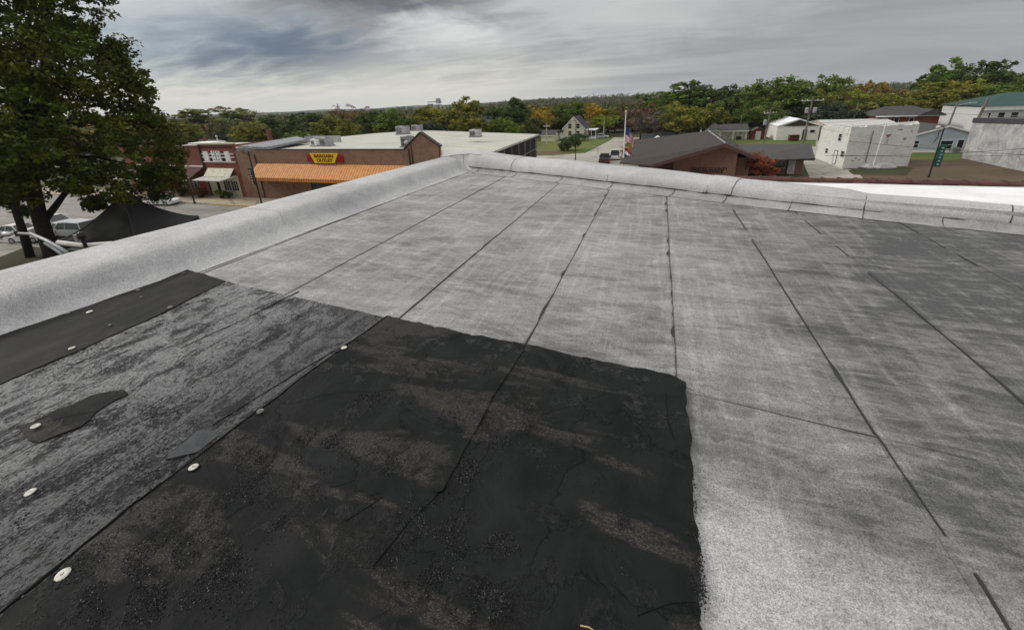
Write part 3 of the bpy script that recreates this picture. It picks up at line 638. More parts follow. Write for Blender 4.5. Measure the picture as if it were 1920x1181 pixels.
lap_line(lambda t: lpt(3.99 + .03 * math.sin(t * 5), .28 + t * .42), r=.0018)
lap_line(lambda t: lpt(8.9, .25 + t * .6), r=.004)
# -- far parapet with draped cap sheets
TX = np.array([-4.9, -4.3, -3.6, -2.6, -1.0, .2, 1.1, 1.9, 2.45, 2.62, 3.8, 14])
TH = np.array([.405, .40, .355, .335, .320, .292, .266, .25, .246, .215, .215, .215])
WD = np.array([.62, .62, .62, .62, .60, .55, .5, .46, .42, .40, .36, .36])
nf = Vector((.351, .936)); df = Vector((.936, -.351))
def fsec(x, cap, lift=0.0):
    h = float(np.interp(x, TX, TH)); w = float(np.interp(x, TX, WD)); y = yb(x)
    cz = float(np.interp(x, [-4, 0, 1, 4], [.112, .105, .080, .062]))
    if cap: pr = [(-.050, cz), (-.050, cz + .02), (-.03, (cz + h) / 2 + .01), (.05, h - .055), (.10, h - .02), (.17, h), (w * .6, h + .004), (w - .08, h - .004), (w - .02, h - .03), (w, h - .09), (w + .01, -.35)]
    else: pr = [(-.30, .007), (-.16, .012), (-.10, .025), (-.055, .06), (-.035, .12), (-.01, .19), (.04, h - .08)]
    out = []
    for k, (d, z) in enumerate(pr):
        out.append((x + nf.x * d, y + nf.y * d, z + lift))
    return out
def fcap(x0, x1, lift, cap=True, name='cap_sheet', slant=0.0, thick=.012):
    n = max(4, int((x1 - x0) / .06)); rows = []
    for j in range(n + 1):
        x = x0 + (x1 - x0) * j / n; r_ = []; sec = fsec(x, cap, lift)
        for k, p in enumerate(sec):
            q = (.010 if cap else .006) * mnoise.noise(Vector((p[0] * 1.6, p[1] * 1.6, p[2] * 3 + 4))) + .006 * mnoise.noise(Vector((p[0] * 5, p[1] * 4, p[2] * 8)))
            hump = .012 * math.exp(-((j / n - .5) * 2.4) ** 2) if cap and 2 < k < 9 else 0
            sag = -.012 * (1 + mnoise.noise(Vector((x * 2.2, 7, 7)))) if cap and k == 0 else 0
            sh = slant * (k / len(sec))
            r_.append((p[0] - nf.x * q + df.x * sh, p[1] - nf.y * q + df.y * sh, p[2] + q * .4 + hump + sag))
        rows.append(r_)
    mb = MB(); mb.grid(rows)
    for e in (rows[0], rows[-1]): mb.grid([e, [(p[0] + nf.x * .004, p[1] + nf.y * .004, p[2] - thick) for p in e]])
    e = [r_[0] for r_ in rows]; mb.grid([e, [(p[0] + nf.x * thick, p[1] + nf.y * thick, p[2] - .001) for p in e]])
    ob = part(name, mb, M['cap'] if cap else M['flash'], home, smooth=True)
    if cap:   # dark bitumen squeezed out along the bottom edge and the end lap
        m2 = MB(); m2.tube([(p[0] - nf.x * .003, p[1] - nf.y * .003, p[2] - .003) for p in e], [max(.003, .007 + .010 * mnoise.noise(Vector((p[0] * 6, 1, 2)))) for p in e], 5)
        m2.tube([(p[0] + df.x * .006, p[1] + df.y * .006, p[2] - .004) for p in rows[-1][:9]], .006, 5)
        part('seam_bead', m2, M['tar'], home, smooth=True)
    return ob
flx = [-4.62, -4.1, -2.98, -1.84, -.77, .3, 1.06, 1.85, 2.6, 3.3, 4.3, 5.3, 8, 14]
for i in range(len(flx) - 1):
    fcap(flx[i], flx[i + 1] + .03, .002 * (i % 2), False, 'base_flashing')
    x = flx[i + 1]
    if i < 11:
        s = fsec(x + .03, False, .006)
        mb = MB(); pts = [tuple(p) for p in s[:4]] + [tuple((np.array(s[3]) * .3 + np.array(s[4]) * .7))]
        mb.tube(pts, [(.006, .003, .005, .002, .0045)[(i + k) % 5] * (1 if x < 3 else .6) for k in range(5)], 5); part('seam_bead', mb, M['tar'], home, smooth=True)
cx = [-4.5, -3.12, -.86, .80, 1.13, 2.62, 3.83, 6.2, 9, 14]
for i in range(len(cx) - 1): fcap(cx[i] - .05, cx[i + 1], [.004, .0, .002, .010, .004, .0, -.004, .0, .003][i], True, slant=.05 if i % 2 else .0)
# corner boot pieces
mb = MB()
cor = [(-5.4, 9.45), (-4.72, 9.3), (-4.45, 9.25), (-4.3, 9.75), (-4.55, 10.05), (-5.3, 10.25), (-5.5, 9.9)]
mb.prism(cor, [-.2] * 7, [.30, .37, .395, .40, .40, .34, .31]); part('corner_patch', mb, M['cap'], home)
mb = MB(); rows = []
for t in range(9):
    a = t / 8; top = (-5.0 + .55 * a, 9.22 + .02 * a, .33 + .06 * a); bot = (-4.70 + .42 * a, 8.88 + .12 * a, .012)
    rows.append([tuple(top[i] * (1 - u) + bot[i] * u + (0, 0, -.05 * math.sin(u * math.pi))[i] for i in range(3)) for u in (0, .25, .5, .75, 1)])
mb.grid(rows); part('corner_boot', mb, M['cap'], home, smooth=True)
for pts in ([(-5.0, 9.2, .345), (-4.78, 9.17, .375), (-4.45, 9.20, .40), (-4.0, 9.0, .40)], [(-4.6, 9.20, .39), (-4.52, 9.02, .2), (-4.40, 8.94, .03), (-4.25, 8.9, .02)], [(-5.05, 9.12, .33), (-4.93, 9.0, .2), (-4.78, 8.86, .03)], [(-5.15, 9.1, .31), (-5.0, 8.92, .17), (-4.85, 8.8, .04)]):
    mb = MB(); mb.tube(pts, .005, 5); part('seam_bead', mb, M['tar'], home, smooth=True)
# ------------------------------------------------------------------ neighbour roof beyond the far parapet
nb = thing('adjoining_building', 'adjoining building with a bright white roof edged in red clay coping, beyond the far parapet', 'building', (6, 9, G))
mb = MB(); mb.prism([(.9, 8.0), (4.5, 6.65), (13.5, 3.3), (30, 3.3), (30, 12.1), (.9, 12.1)], G, -.76); part('wall', mb, M['brick_red'], nb)
mb = MB(); rows = []
for j in range(9):
    r_ = []
    for i in range(40):
        x = .9 + 29.1 * i / 39; y0 = max(3.3, 8.02 - .373 * (x - .9)); y = y0 + (12.05 - y0) * j / 8
        r_.append((x, y, -.70 + .012 * mnoise.noise(Vector((x * .9, y * 2.2, 1))) + (.05 * max(0, (j - 6)) / 2)))
    rows.append(r_)
mb.grid(rows); part('roof', mb, M['roof_white'], nb, smooth=True)
ct = MB(); sec = [(0, 0), (.02, .04), (.07, .07), (.15, .08), (.22, .07), (.27, .03), (.28, -.06)]
ct.grid([[(x, y, z) for y, z in sec] for x in (0, .01, .3, .31, .32, .345)]); ct2 = MB(); ct2.v = [(x, y * (1.12 if x > .3 else 1), z * (1.25 if x > .3 else 1)) for x, y, z in ct.v]; ct2.f = ct.f; ct2.m = ct.m
tile_me = ct2.mesh('coping_tile', M['clay'], smooth=False)
for i in range(84): shared('coping_tile', tile_me, nb, (.9 + i * .345 - 6, 12.0 - 9, -.63 - G + random.uniform(-.006, .006)), (random.uniform(-.03, .03), 0, random.uniform(-.02, .02)))
# ------------------------------------------------------------------ ground, streets, hills
mb = MB(); rows = []
radii = [0, 60, 130, 180, 240, 320, 420, 560, 740, 950, 1250, 1700, 2400, 3400, 5000]
NA = 480
def terr(a, r_):
    x, y = math.sin(a) * r_, math.cos(a) * r_
    if r_ < 190: return (x, y, G - .03)
    k = min(1, (r_ - 190) / 1100); k = k * k * (3 - 2 * k)
    right = 1 / (1 + math.exp(-(a + .05) * 9))              # ground climbs a little to the right
    mid = math.exp(-((a + .23) / .26) ** 2)
    z = G - .03 - 5.0 * math.sin(math.pi / 2 * min(1, (r_ - 190) / 250)) + k * (4.0 + 9 * mid + 10 * right)
    z += (r_ - 190) * .0022 * mnoise.noise(Vector((x * .0016, y * .0016, 3))) * 2 + min(1, (r_ - 190) / 400) * 2.5 * mnoise.noise(Vector((x * .006, y * .006, 8)))
    return (x, y, z)
for r_ in radii: rows.append([terr(-math.pi + 2 * math.pi * i / NA, max(r_, .5)) for i in range(NA + 1)])
mb.grid(rows)
def hillm(w, bs, pos, out):
    n = w.noise(pos, .03, 8, .7, .4); n2 = w.noise(w.map(pos, (1, 1, 2)), .11, 4, .7); X = w.xyz(pos); r_ = w.vmath('LENGTH', pos)
    near = w.mix(w.ramp(n, .4, .62), (.045, .052, .02), (.075, .07, .03))
    far = w.mix(w.ramp(n, .35, .65), (.026, .036, .018), (.05, .048, .022)); far = w.mix(w.math('MULTIPLY', w.ramp(n2, .4, .6), .6), far, (.018, .026, .014))
    far = w.mix(w.ramp(w.noise(w.map(pos, (1, .4, 1)), .0035, 3, .5), .58, .64), far, (.14, .125, .08))
    w.l(w.mix(w.ramp(r_, 170, 260), near, far), bs.inputs['Base Color']); bs.inputs['Roughness'].default_value = .95
M['hill'] = mat('wooded_land', hillm)
struct('terrain', mb, M['hill'], smooth=True)
def sheet(name, pts, z, mt): b_ = MB(); b_.add([(p[0], p[1], z) for p in pts], [tuple(range(len(pts)))]); return struct(name, b_, mt)
def kerb(name, a, c, mt, h=.13, w=.2):
    a, c = Vector(a), Vector(c); d = (c - a).normalized(); n = Vector((-d.y, d.x)) * w / 2
    b_ = MB(); b_.prism([a - n, c - n, c + n, a + n], G - .02, G + h); return struct(name, b_, mt)
sheet('street', [(-150, 19.8), (-20, 19.8), (60, 19.8), (60, 37.6), (-150, 37.6)], G, M['street'])
b_ = MB(); b_.prism([(-150, 37.72), (-17, 37.72), (-17, 42.2), (-150, 42.2)], G - .02, G + .12); struct('pavement', b_, M['walk'])
kerb('kerb', (-150, 37.6), (-59, 37.6), M['kerb']); kerb('kerb', (-59, 37.6), (-40, 37.6), M['kerb_yellow'])
kerb('kerb', (-150, 19.7), (-7, 19.7), M['kerb'])
sheet('lawn', [(-120, 12), (-7, 12), (-7, 19.6), (-120, 19.6)], G + .01, M['lawn_dark'])
sheet('garden_path', [P(-60, 520, G)[:2], P(-20, 490, G)[:2], P(62, 458, G)[:2], P(40, 454, G)[:2], P(-60, 462, G)[:2]], G + .018, M['concrete'])
# side street running away on the right, lawns, yard
l1 = [P(1000, 306, G)[:2], (-10.2, 80), P(1033, 292, G)[:2], P(1098, 287, G)[:2], P(1145, 263, G)[:2], P(1150, 259, G)[:2]]
sheet('side_street', [(-17, 37.6), (30, 37.6), (30, 62), (-2.5, 62), (-2.8, 95), P(1168, 274, G)[:2], P(1185, 261, G)[:2], P(1250, 258, G)[:2], P(1150, 258.5, G)[:2], P(1145, 263, G)[:2], P(1098, 287, G)[:2], P(1033, 292, G)[:2], (-32, 89), (-32, 80), (-17, 80)], G + .006, M['concrete'])
sheet('lawn', [P(930, 296, G)[:2], P(1033, 291.5, G)[:2], P(1098, 286.5, G)[:2], P(1145, 262.5, G)[:2], P(1146, 260, G)[:2], P(1000, 258, G)[:2], P(930, 262, G)[:2]], G + .012, M['lawn'])
sheet('dry_grass_strip', [P(930, 294, G)[:2], P(1030, 290.2, G)[:2], P(1085, 286.5, G)[:2], P(1060, 284, G)[:2], P(930, 287, G)[:2]], G + .018, M['dirt'])
sheet('lawn', [P(1335, 275, G)[:2], P(1530, 275, G)[:2], P(1530, 262, G)[:2], P(1340, 259, G)[:2]], G + .012, M['lawn'])
sheet('yard', [(19, 60), (26, 62), P(1620, 336, G)[:2], P(1605, 320, G)[:2], P(1582, 317, G)[:2], P(1540, 296, G)[:2], P(1536, 262, G)[:2], P(1440, 264, G)[:2], P(1500, 290, G)[:2]], G + .008, M['concrete'])
sheet('field', [P(1600, 318, G)[:2], P(1625, 338, G)[:2], P(1940, 360, G)[:2], P(2100, 340, G)[:2], P(2000, 285, G)[:2], P(1700, 283, G)[:2], P(1640, 300, G)[:2]], G + .014, M['dirt'])
sheet('grass_verge', [P(1590, 320, G)[:2], P(1600, 328, G)[:2], P(1700, 330, G)[:2], P(1712, 315, G)[:2], P(1640, 312, G)[:2]], G + .020, M['lawn_dark'])
sheet('grass_verge', [P(1705, 292, G)[:2], P(1705, 300, G)[:2], P(1800, 302, G)[:2], P(1803, 287, G)[:2], P(1708, 287, G)[:2]], G + .020, M['lawn'])
# ------------------------------------------------------------------ building helpers
def windowp(parent, x0, x1, z0, z1, y, fm='white', name='window', bars=0, side='y', t=.06, pane='glass', hbar=False):
    """frame with a pane set in it; side 'y' faces -y at plane y, side 'x' faces -x at plane x=y"""
    def bx(m_, a0, a1, d0, d1, c0, c1):
        if side == 'y': m_.box(a0, a1, d0, d1, c0, c1)
        else: m_.box(d0, d1, a0, a1, c0, c1)
    f = MB(); e = .07
    bx(f, x0 - e, x1 + e, y - t, y + .01, z1, z1 + e); bx(f, x0 - e, x1 + e, y - t, y + .01, z0 - e, z0)
    bx(f, x0 - e, x0, y - t, y + .01, z0 + .001, z1 - .001); bx(f, x1, x1 + e, y - t, y + .01, z0 + .001, z1 - .001)
    for k in range(bars):
        c = x0 + (x1 - x0) * (k + 1) / (bars + 1); bx(f, c - .04, c + .04, y - t * .8, y + .01, z0 + .002, z1 - .002)
    if hbar: c = (z0 + z1) / 2; bx(f, x0 + .002, x1 - .002, y - t * .7, y + .008, c - .03, c + .03)
    fo = part(name, f, M[fm], parent)
    g = MB(); bx(g, x0 + .001, x1 - .001, y - .02, y + .006, z0 + .001, z1 - .001); part('pane', g, M[pane], fo); return fo
def gable_house(name, label, cat, x0, x1, y0, y1, ze, zr, wallm, roofm, axis='y', ov=.35, group=None, zb=G, trim='white'):
    """ridge along axis; returns the thing"""
    t = thing(name, label, cat, ((x0 + x1) / 2, (y0 + y1) / 2, zb), group)
    mb = MB()
    if axis == 'y':
        xm = (x0 + x1) / 2
        mb.add([(x0, y0, zb), (x1, y0, zb), (x1, y0, ze), (xm, y0, zr), (x0, y0, ze), (x0, y1, zb), (x1, y1, zb), (x1, y1, ze), (xm, y1, zr), (x0, y1, ze)],
               [(0, 1, 2, 3, 4), (9, 8, 7, 6, 5), (1, 6, 7, 2), (5, 0, 4, 9)])
        part('wall', mb, wallm, t); s = (zr - ze) / (xm - x0); dz = ov * s
        for sg, xa in ((-1, x0), (1, x1)):
            r_ = MB(); q = [(xa + sg * ov, y0 - ov, ze - dz + .1), (xm, y0 - ov, zr + .1), (xm, y1 + ov, zr + .1), (xa + sg * ov, y1 + ov, ze - dz + .1)]
            r_.slab(q if sg > 0 else q, .09); part('roof', r_, roofm, t)
            tr = MB(); tr.add([(xa + sg * ov, y0 - ov - .03, ze - dz - .16), (xm, y0 - ov - .03, zr - .16), (xm, y0 - ov - .03, zr + .12), (xa + sg * ov, y0 - ov - .03, ze - dz + .12)] + [(xa + sg * ov, y0 - ov + .002, ze - dz - .16), (xm, y0 - ov + .002, zr - .16), (xm, y0 - ov + .002, zr + .12), (xa + sg * ov, y0 - ov + .002, ze - dz + .12)], [(0, 1, 2, 3), (7, 6, 5, 4), (0, 4, 5, 1), (3, 2, 6, 7)]); part('trim', tr, M[trim], t)
    else:
        ym = (y0 + y1) / 2
        mb.add([(x0, y0, zb), (x0, y1, zb), (x0, y1, ze), (x0, ym, zr), (x0, y0, ze), (x1, y0, zb), (x1, y1, zb), (x1, y1, ze), (x1, ym, zr), (x1, y0, ze)],
               [(4, 3, 2, 1, 0), (5, 6, 7, 8, 9), (0, 5, 9, 4), (6, 1, 2, 7)])
        part('wall', mb, wallm, t); s = (zr - ze) / (ym - y0); dz = ov * s
        for sg, ya in ((-1, y0), (1, y1)):
            r_ = MB(); q = [(x0 - ov, ya + sg * ov, ze - dz + .1), (x1 + ov, ya + sg * ov, ze - dz + .1), (x1 + ov, ym, zr + .1), (x0 - ov, ym, zr + .1)]
            r_.slab(q, .09); part('roof', r_, roofm, t)
        tr = MB(); tr.box(x0 - ov, x1 + ov, y0 - ov - .03, y0 - ov, ze - dz - .1, ze - dz + .11); part('trim', tr, M[trim], t)
    return t
def text(s, parent, loc, size, mt, rot=(R(90), 0, 0), ext=.02, off=0.0, xs=1.0, name='lettering', space=1.0):
    c = bpy.data.curves.new(name, 'FONT'); c.body = s; c.size = size; c.extrude = ext; c.offset = off; c.align_x = 'CENTER'; c.align_y = 'CENTER'; c.space_character = space
    c.materials.append(mt); ob = bpy.data.objects.new(name, c); COL.objects.link(ob); ob.parent = parent
    pl_ = wloc(parent); ob.location = (loc[0] - pl_[0], loc[1] - pl_[1], loc[2] - pl_[2]); ob.rotation_euler = rot; ob.scale = (xs, 1, 1)
    me = bpy.data.meshes.new_from_object(ob); o2 = bpy.data.objects.new(name, me); COL.objects.link(o2); o2.parent = parent; o2.location = ob.location.copy(); o2.rotation_euler = rot; o2.scale = (xs, 1, 1); bpy.data.objects.remove(ob); return o2
# ---- store with the striped awning
st = thing('store_building', 'brown brick store with orange striped awning, yellow sign and wide cream flat roof', 'building', (-40, 55, G))
FR = 41.95
mb = MB(); mb.box(-57.4, -24.0, FR, FR + .4, G, -3.42); part('wall', mb, M['brick_tan'], st)
mb = MB(); mb.box(-57.4, -57.0, FR + .401, 60, G, -3.42); part('wall', mb, M['brick_tan'], st)
mb = MB(); mb.box(-57.45, -28.7, FR - .03, FR + .43, -3.42, -3.33); part('coping', mb, M['trim_dark'], st)
gx0, gx1, gxm, gzp = -28.66, -23.99, -26.33, -1.5
mb = MB(); mb.add([(gx0, FR - .06, G), (gx1, FR - .06, G), (gx1, FR - .06, -3.1), (gxm, FR - .06, gzp), (gx0, FR - .06, -3.4), (gx0, FR + .45, G), (gx1, FR + .45, G), (gx1, FR + .45, -3.1), (gxm, FR + .45, gzp), (gx0, FR + .45, -3.4)], [(0, 1, 2, 3, 4), (9, 8, 7, 6, 5), (1, 6, 7, 2), (5, 0, 4, 9), (2, 7, 8, 3), (4, 3, 8, 9)]); part('gable_wall', mb, M['brick_tan'], st)
for a, c in (((gx0 - .1, -3.4), (gxm, gzp)), ((gxm, gzp), (gx1 + .1, -3.1))):
    mb = MB(); mb.slab([(a[0], FR - .16, a[1] + .16), (c[0], FR - .16, c[1] + .16), (c[0], FR + .55, c[1] + .16), (a[0], FR + .55, a[1] + .16)], .15); part('coping', mb, M['trim_dark'], st)
mb = MB(); mb.box(gx0 + .5, gx0 + .62, FR - .16, FR - .07, G, -3.3); part('downspout', mb, M['trim_dark'], st)
mb = MB(); mb.box(gx1 - .02, gx1 + .08, FR - .16, FR - .07, G, -3.1); part('downspout', mb, M['trim_dark'], st)
mb = MB(); mb.box(-53.66, -53.54, FR - .1, FR - .002, G, -4.0); part('downspout', mb, M['trim_dark'], st)
ZR = -3.75
ZL = -4.72; bk = P(789, 244.5, ZR); c1 = P(1010, 252, ZL); ce = P(915, 288, ZL); dd_ = (np.array(c1) - np.array(ce)); dd_ /= np.linalg.norm(dd_); cf = tuple(np.array(ce) - dd_ * 14.0)
mb = MB(); L4 = [(-57.0, FR + .4, ZR), (-24.2, FR + .4, ZR), bk, P(700, 250.5, ZR), P(585, 262, ZR), (-57.0, 52, ZR)]; n_ = len(L4)
mb.add([(p[0], p[1], p[2] - .3) for p in L4] + L4, [tuple(range(n_ - 1, -1, -1)), tuple(range(n_, 2 * n_))] + [(i, (i + 1) % n_, n_ + (i + 1) % n_, n_ + i) for i in range(n_)]); part('roof', mb, M['roof_cream'], st)
mb = MB(); L4 = [(-23.98, FR - .05, ZL), (-24.5, 33, ZL), (cf[0], cf[1], ZL), c1, bk]; n_ = len(L4)
mb.add([(p[0], p[1], p[2] - .3) for p in L4] + L4, [tuple(range(n_ - 1, -1, -1)), tuple(range(n_, 2 * n_))] + [(i, (i + 1) % n_, n_ + (i + 1) % n_, n_ + i) for i in range(n_)]); part('roof', mb, M['roof_cream'], st)
mb = MB(); mb.prism([(-24.4, 33.1), (cf[0] - .3, cf[1] + .2), (c1[0] - .4, c1[1] - .3), (c1[0] - 10, c1[1] + 1), (-23.99, 45)], G, ZL - .31); part('wall', mb, M['shed_shade'], st)  # solid wall, coloured with the dimness behind the open side
mb = MB(); mb.prism([(-56.9, 44), (-24.5, 44), (-24.6, 60), (c1[0] - 12, c1[1] - 2), (bk[0] + 1, bk[1] - 4), (-56.9, 52)], G, ZL - .35); part('wall', mb, M['brick_tan'], st)
# posts, rail and pale fascia of the open side
cf2 = Vector((cf[0], cf[1])); d = Vector((c1[0], c1[1])) - cf2; L_ = d.length; d.normalize(); nn = Vector((d.y, -d.x))
for k in range(11):
    q = cf2 + d * (L_ * (k + .3) / 11) + nn * .02
    mb = MB(); mb.box(q.x - .07, q.x + .07, q.y - .07, q.y + .07, G, ZL - .3); part('post', mb, M['grey_metal'] if k % 3 else M['wood'], st)
a0 = cf2 + nn * .06; a1 = a0 + d * L_
mb = MB(); mb.prism([a0, (a0 + nn * .06), (a1 + nn * .06), a1][::1], ZL - .22, ZL + .05); part('fascia', mb, M['offwhite'], st)
mb = MB(); mb.tube([(a0.x, a0.y, -7.2), (a1.x, a1.y, -7.2)], .05, 6); part('rail', mb, M['grey_metal'], st)
# shop front under the awning
mb = MB(); mb.box(-44.3, -29.5, FR - .02, FR + .01, -9.9, -7.6); part('shop_glass', mb, M['glass'], st)
for x in (-44.3, -41, -37.5, -34, -30.5): mb = MB(); mb.box(x - .05, x + .05, FR - .1, FR - .021, -9.95, -7.55); part('mullion', mb, M['dark_metal'], st)
aw = thing('striped_awning', 'long orange awning with pale stripes above the shop front', 'awning', (-41, 41, -7.5))
AX0, AX1, ayf, azt, azf = -53.6, -28.75, 40.35, -5.3, -7.0
mb = MB(); mb.add([(AX0 - .25, ayf, azf), (AX1, ayf, azf), (AX1, FR - .02, azt), (AX0 + .1, FR - .02, azt)], [(0, 1, 2, 3)]); mb.add([(AX0 - .25, ayf, azf - .42), (AX1, ayf, azf - .42), (AX1, ayf, azf), (AX0 - .25, ayf, azf)], [(0, 1, 2, 3)]); mb.add([(AX0 - .25, ayf, azf - .42), (AX0 - .25, ayf, azf), (AX0 + .1, FR - .02, azt), (AX0 - .1, FR - .02, azf)], [(0, 1, 2, 3)])
part('canopy', mb, M['orange'], aw)
ns = 61; sm = MB(); sw = .11
sm.slab([(0, ayf - .012, azf + .035), (sw, ayf - .012, azf + .035), (sw, FR - .03, azt + .03), (0, FR - .03, azt + .03)], .03); sm.box(0, sw, ayf - .03, ayf - .012, azf - .38, azf + .02)
sme = sm.mesh('stripe', M['pale_or'], (0, 0, 0))
for k in range(ns): shared('stripe', sme, aw, (AX0 + .15 + (AX1 - AX0 - .4) * k / (ns - 1) + 41, -41, 7.5))
mb = MB(); mb.box(AX0 - .27, AX1, ayf - .05, ayf - .031, azf - .05, azf + .03); part('edge_trim', mb, M['orange'], aw)
sg = thing('store_sign', 'yellow BARGAIN OUTLET sign with red side panels on the brown brick wall', 'sign', (-41, FR - .2, -4.5))
mb = MB(); mb.add([(x, y, z) for y in (FR - .22, FR - .08) for x, z in ((-42.75, -5.1), (-39.55, -5.1), (-38.7, -3.86), (-43.35, -3.86))][0:4] + [(x, FR - .08, z) for x, z in ((-42.75, -5.1), (-39.55, -5.1), (-38.7, -3.86), (-43.35, -3.86))], [(0, 1, 2, 3), (7, 6, 5, 4), (0, 4, 5, 1), (1, 5, 6, 2), (2, 6, 7, 3), (3, 7, 4, 0)]); part('panel', mb, M['yellow'], sg)
for x0, x1 in ((-44.0, -43.0), (-39.2, -38.05)): mb = MB(); mb.box(x0, x1, FR - .14, FR - .02, -4.95, -4.0); part('side_panel', mb, M['red'], sg)
text('BARGAIN', sg, (-41.1, FR - .23, -4.19), .56, M['sign_txt'], off=.018, xs=1.35); text('OUTLET', sg, (-41.05, FR - .23, -4.75), .56, M['sign_txt'], off=.018, xs=1.25)
# roof units
def hvac(px, py, w, dpt, h, label, z=ZR, mt='galv', curb=True, name='rooftop_unit'):
    w *= 1.1; h *= 1.1; x, y, _ = P(px, py, z); t = thing(name, label, 'roof unit', (x, y, z), 'units standing on the store roof')
    if curb: mb = MB(); mb.box(x - w / 2 - .15, x + w / 2 + .15, y - .15, y + dpt + .15, z, z + .15); part('curb', mb, M['grey_metal'], t)
    mb = MB(); mb.box(x - w / 2, x + w / 2, y, y + dpt, z + .15, z + h); part('casing', mb, M[mt], t)
    mb = MB()
    for k in range(5): mb.box(x - w / 2 + .1, x + w * .1, y - .04, y - .002, z + .3 + k * (h - .5) / 5, z + .3 + k * (h - .5) / 5 + .06)
    part('grille', mb, M['dark_metal'], t)
    mb = MB(); mb.tube([(x + w * .22, y + dpt / 2, z + h), (x + w * .22, y + dpt / 2, z + h + .06)], min(w, dpt) * .28, 12); part('fan_guard', mb, M['dark_metal'], t)
    return t
hvac(608, 275, 1.5, 1.2, 1.15, 'tan grey roof unit directly above the yellow sign'); hvac(589, 275, 1.0, 1.1, 1.0, 'white louvred roof unit left of the tan grey one above the sign', mt='white')
hvac(752, 253, 2.0, 1.6, 1.45, 'grey roof unit left of the gable peak, at the back of the cream roof'); hvac(779, 246, 1.8, 1.6, 1.1, 'grey roof unit just behind the gable peak'); hvac(889, 258, 1.5, 1.3, 1.1, 'pale roof unit alone on the right half of the cream roof', mt='offwhite')
hvac(761, 277, 1.3, 1.2, 1.3, 'dark grey box against the back of the brick gable', mt='grey_metal')
x, y, z = P(508, 266, ZR - .2); mb = MB(); mb.tube([(x, y, z - 1), (x, y, z + 2.1)], [.42, .36], 10); mb.tube([(x, y, z + 2.1), (x, y, z + 2.25)], .42, 10)
single('brick_chimney', mb, M['brick_red'], 'slender red brick chimney behind the left end of the store', 'chimney', (x, y, z - 1))
mb = MB(); x, y, z = P(581, 262, ZR); mb.tube([(x, y, z), (x, y, z + 1.1)], .04, 5); mb.tube([(x - .35, y, z + .85), (x + .35, y, z + .85)], .035, 5); single('roof_antenna', mb, M['offwhite'], 'small white cross-shaped antenna on the roof left of the tan unit', 'antenna', (x, y, z))
mb = MB(); x, y, z = P(409, 268, -3.2); mb.tube([(x, y, z), (x, y, z + 1.0)], .09, 6); mb.ball((x, y, z + 1.1), .2, 8); single('vent_pipe', mb, M['offwhite'], 'pale vent pipe above the brick shop with white lattice', 'vent pipe', (x, y, z))
mb = MB(); a = P(440, 279, -3.3); c = P(522, 272, -3.3); mb.slab([(a[0], 43.2, -3.0), (c[0] + 2, 43.4, -3.2), (c[0] + 1, 52, -2.9), (a[0], 54, -2.6)], .35)
single('low_metal_roof', mb, M['grey_metal'], 'low grey metal roof section at the left end of the store', 'roof')
mb = MB(); mb.box(-57.5, -50, 55, 55.3, -4.6, -2.7); single('parapet_screen', mb, M['stucco'], 'pale speckled parapet behind the left end of the store roof', 'parapet')
# ---- brick shop with white lattice and cream front
sb = thing('brick_shop', 'red brick shop with white lattice trim and a cream shop front', 'building', (-61, 48, G))
mb = MB(); mb.box(-64.55, -57.43, 41.9, 42.3, G, -2.62); part('wall', mb, M['brick_red'], sb)
for x in (-64.55, -57.73): mb = MB(); mb.box(x, x + .3, 42.301, 56, G, -3.2); part('wall', mb, M['brick_red'], sb)
mb = MB(); mb.box(-64.24, -57.74, 42.31, 56, -3.9, -3.6); part('roof', mb, M['offwhite'], sb)
mb = MB(); mb.box(-64.7, -57.3, 41.75, 42.4, -2.62, -2.40); part('coping', mb, M['cream'], sb)
mb = MB(); mb.box(-64.5, -57.5, 41.84, 41.899, -3.1, -2.95); part('cornice', mb, M['trim_dark'], sb)
for x0, x1 in ((-63.85, -62.85), (-59.35, -58.4)): mb = MB(); mb.box(x0, x1, 41.76, 41.899, -5.05, -3.6); part('white_panel', mb, M['white'], sb)
mb = MB(); mb.box(-62.05, -60.3, 41.74, 41.899, -5.05, -3.55); cp = part('white_panel', mb, M['white'], sb, label='wider white panel with dark scrollwork')
mb = MB()
for i in range(3):
    for j in range(5):
        if (i + j) % 2 == 0 or i == 1: mb.ball((-61.65 + i * .47, 41.735, -5.0 + .22 + j * .27), .13, 6, sq=(1, .2, 1))
part('scrollwork', mb, M['dark_metal'], cp)
for zc in (-3.98, -4.45, -5.13): mb = MB(); mb.box(-64.4, -57.6, 41.8, 41.898, zc - .07, zc + .07); part('white_bar', mb, M['white'], sb)
mb = MB()
for x0, x1 in ((-62.8, -62.1), (-60.25, -59.4)): mb.box(x0, x1, 41.87, 41.897, -5.0, -3.65)
part('dark_recess', mb, M['trim_dark'], sb)
mb = MB(); mb.box(-64.3, -58.05, 41.80, 41.897, G, -7.1); part('shop_front', mb, M['cream'], sb)
mb = MB(); mb.box(-64.53, -64.31, 41.7, 41.899, G, -2.65); part('pilaster', mb, M['trim_dark'], sb)
windowp(sb, -61.2, -59.85, -9.35, -7.95, 41.80, 'cream', bars=2); windowp(sb, -59.6, -58.25, -9.35, -7.95, 41.80, 'cream', bars=2)
dr = windowp(sb, -62.75, -62.05, -10.1, -7.9, 41.79, 'white', name='door')
for k in range(4):
    x0 = -63.6 + k * 1.37; mb = MB(); mb.slab([(x0 - .3, 40.95, -7.15), (x0 + 1.07, 40.95, -7.15), (x0 + 1.33, 41.72, -6.02), (x0 - .0, 41.72, -6.02)], .05); part('awning_panel', mb, M['cream'], sb)
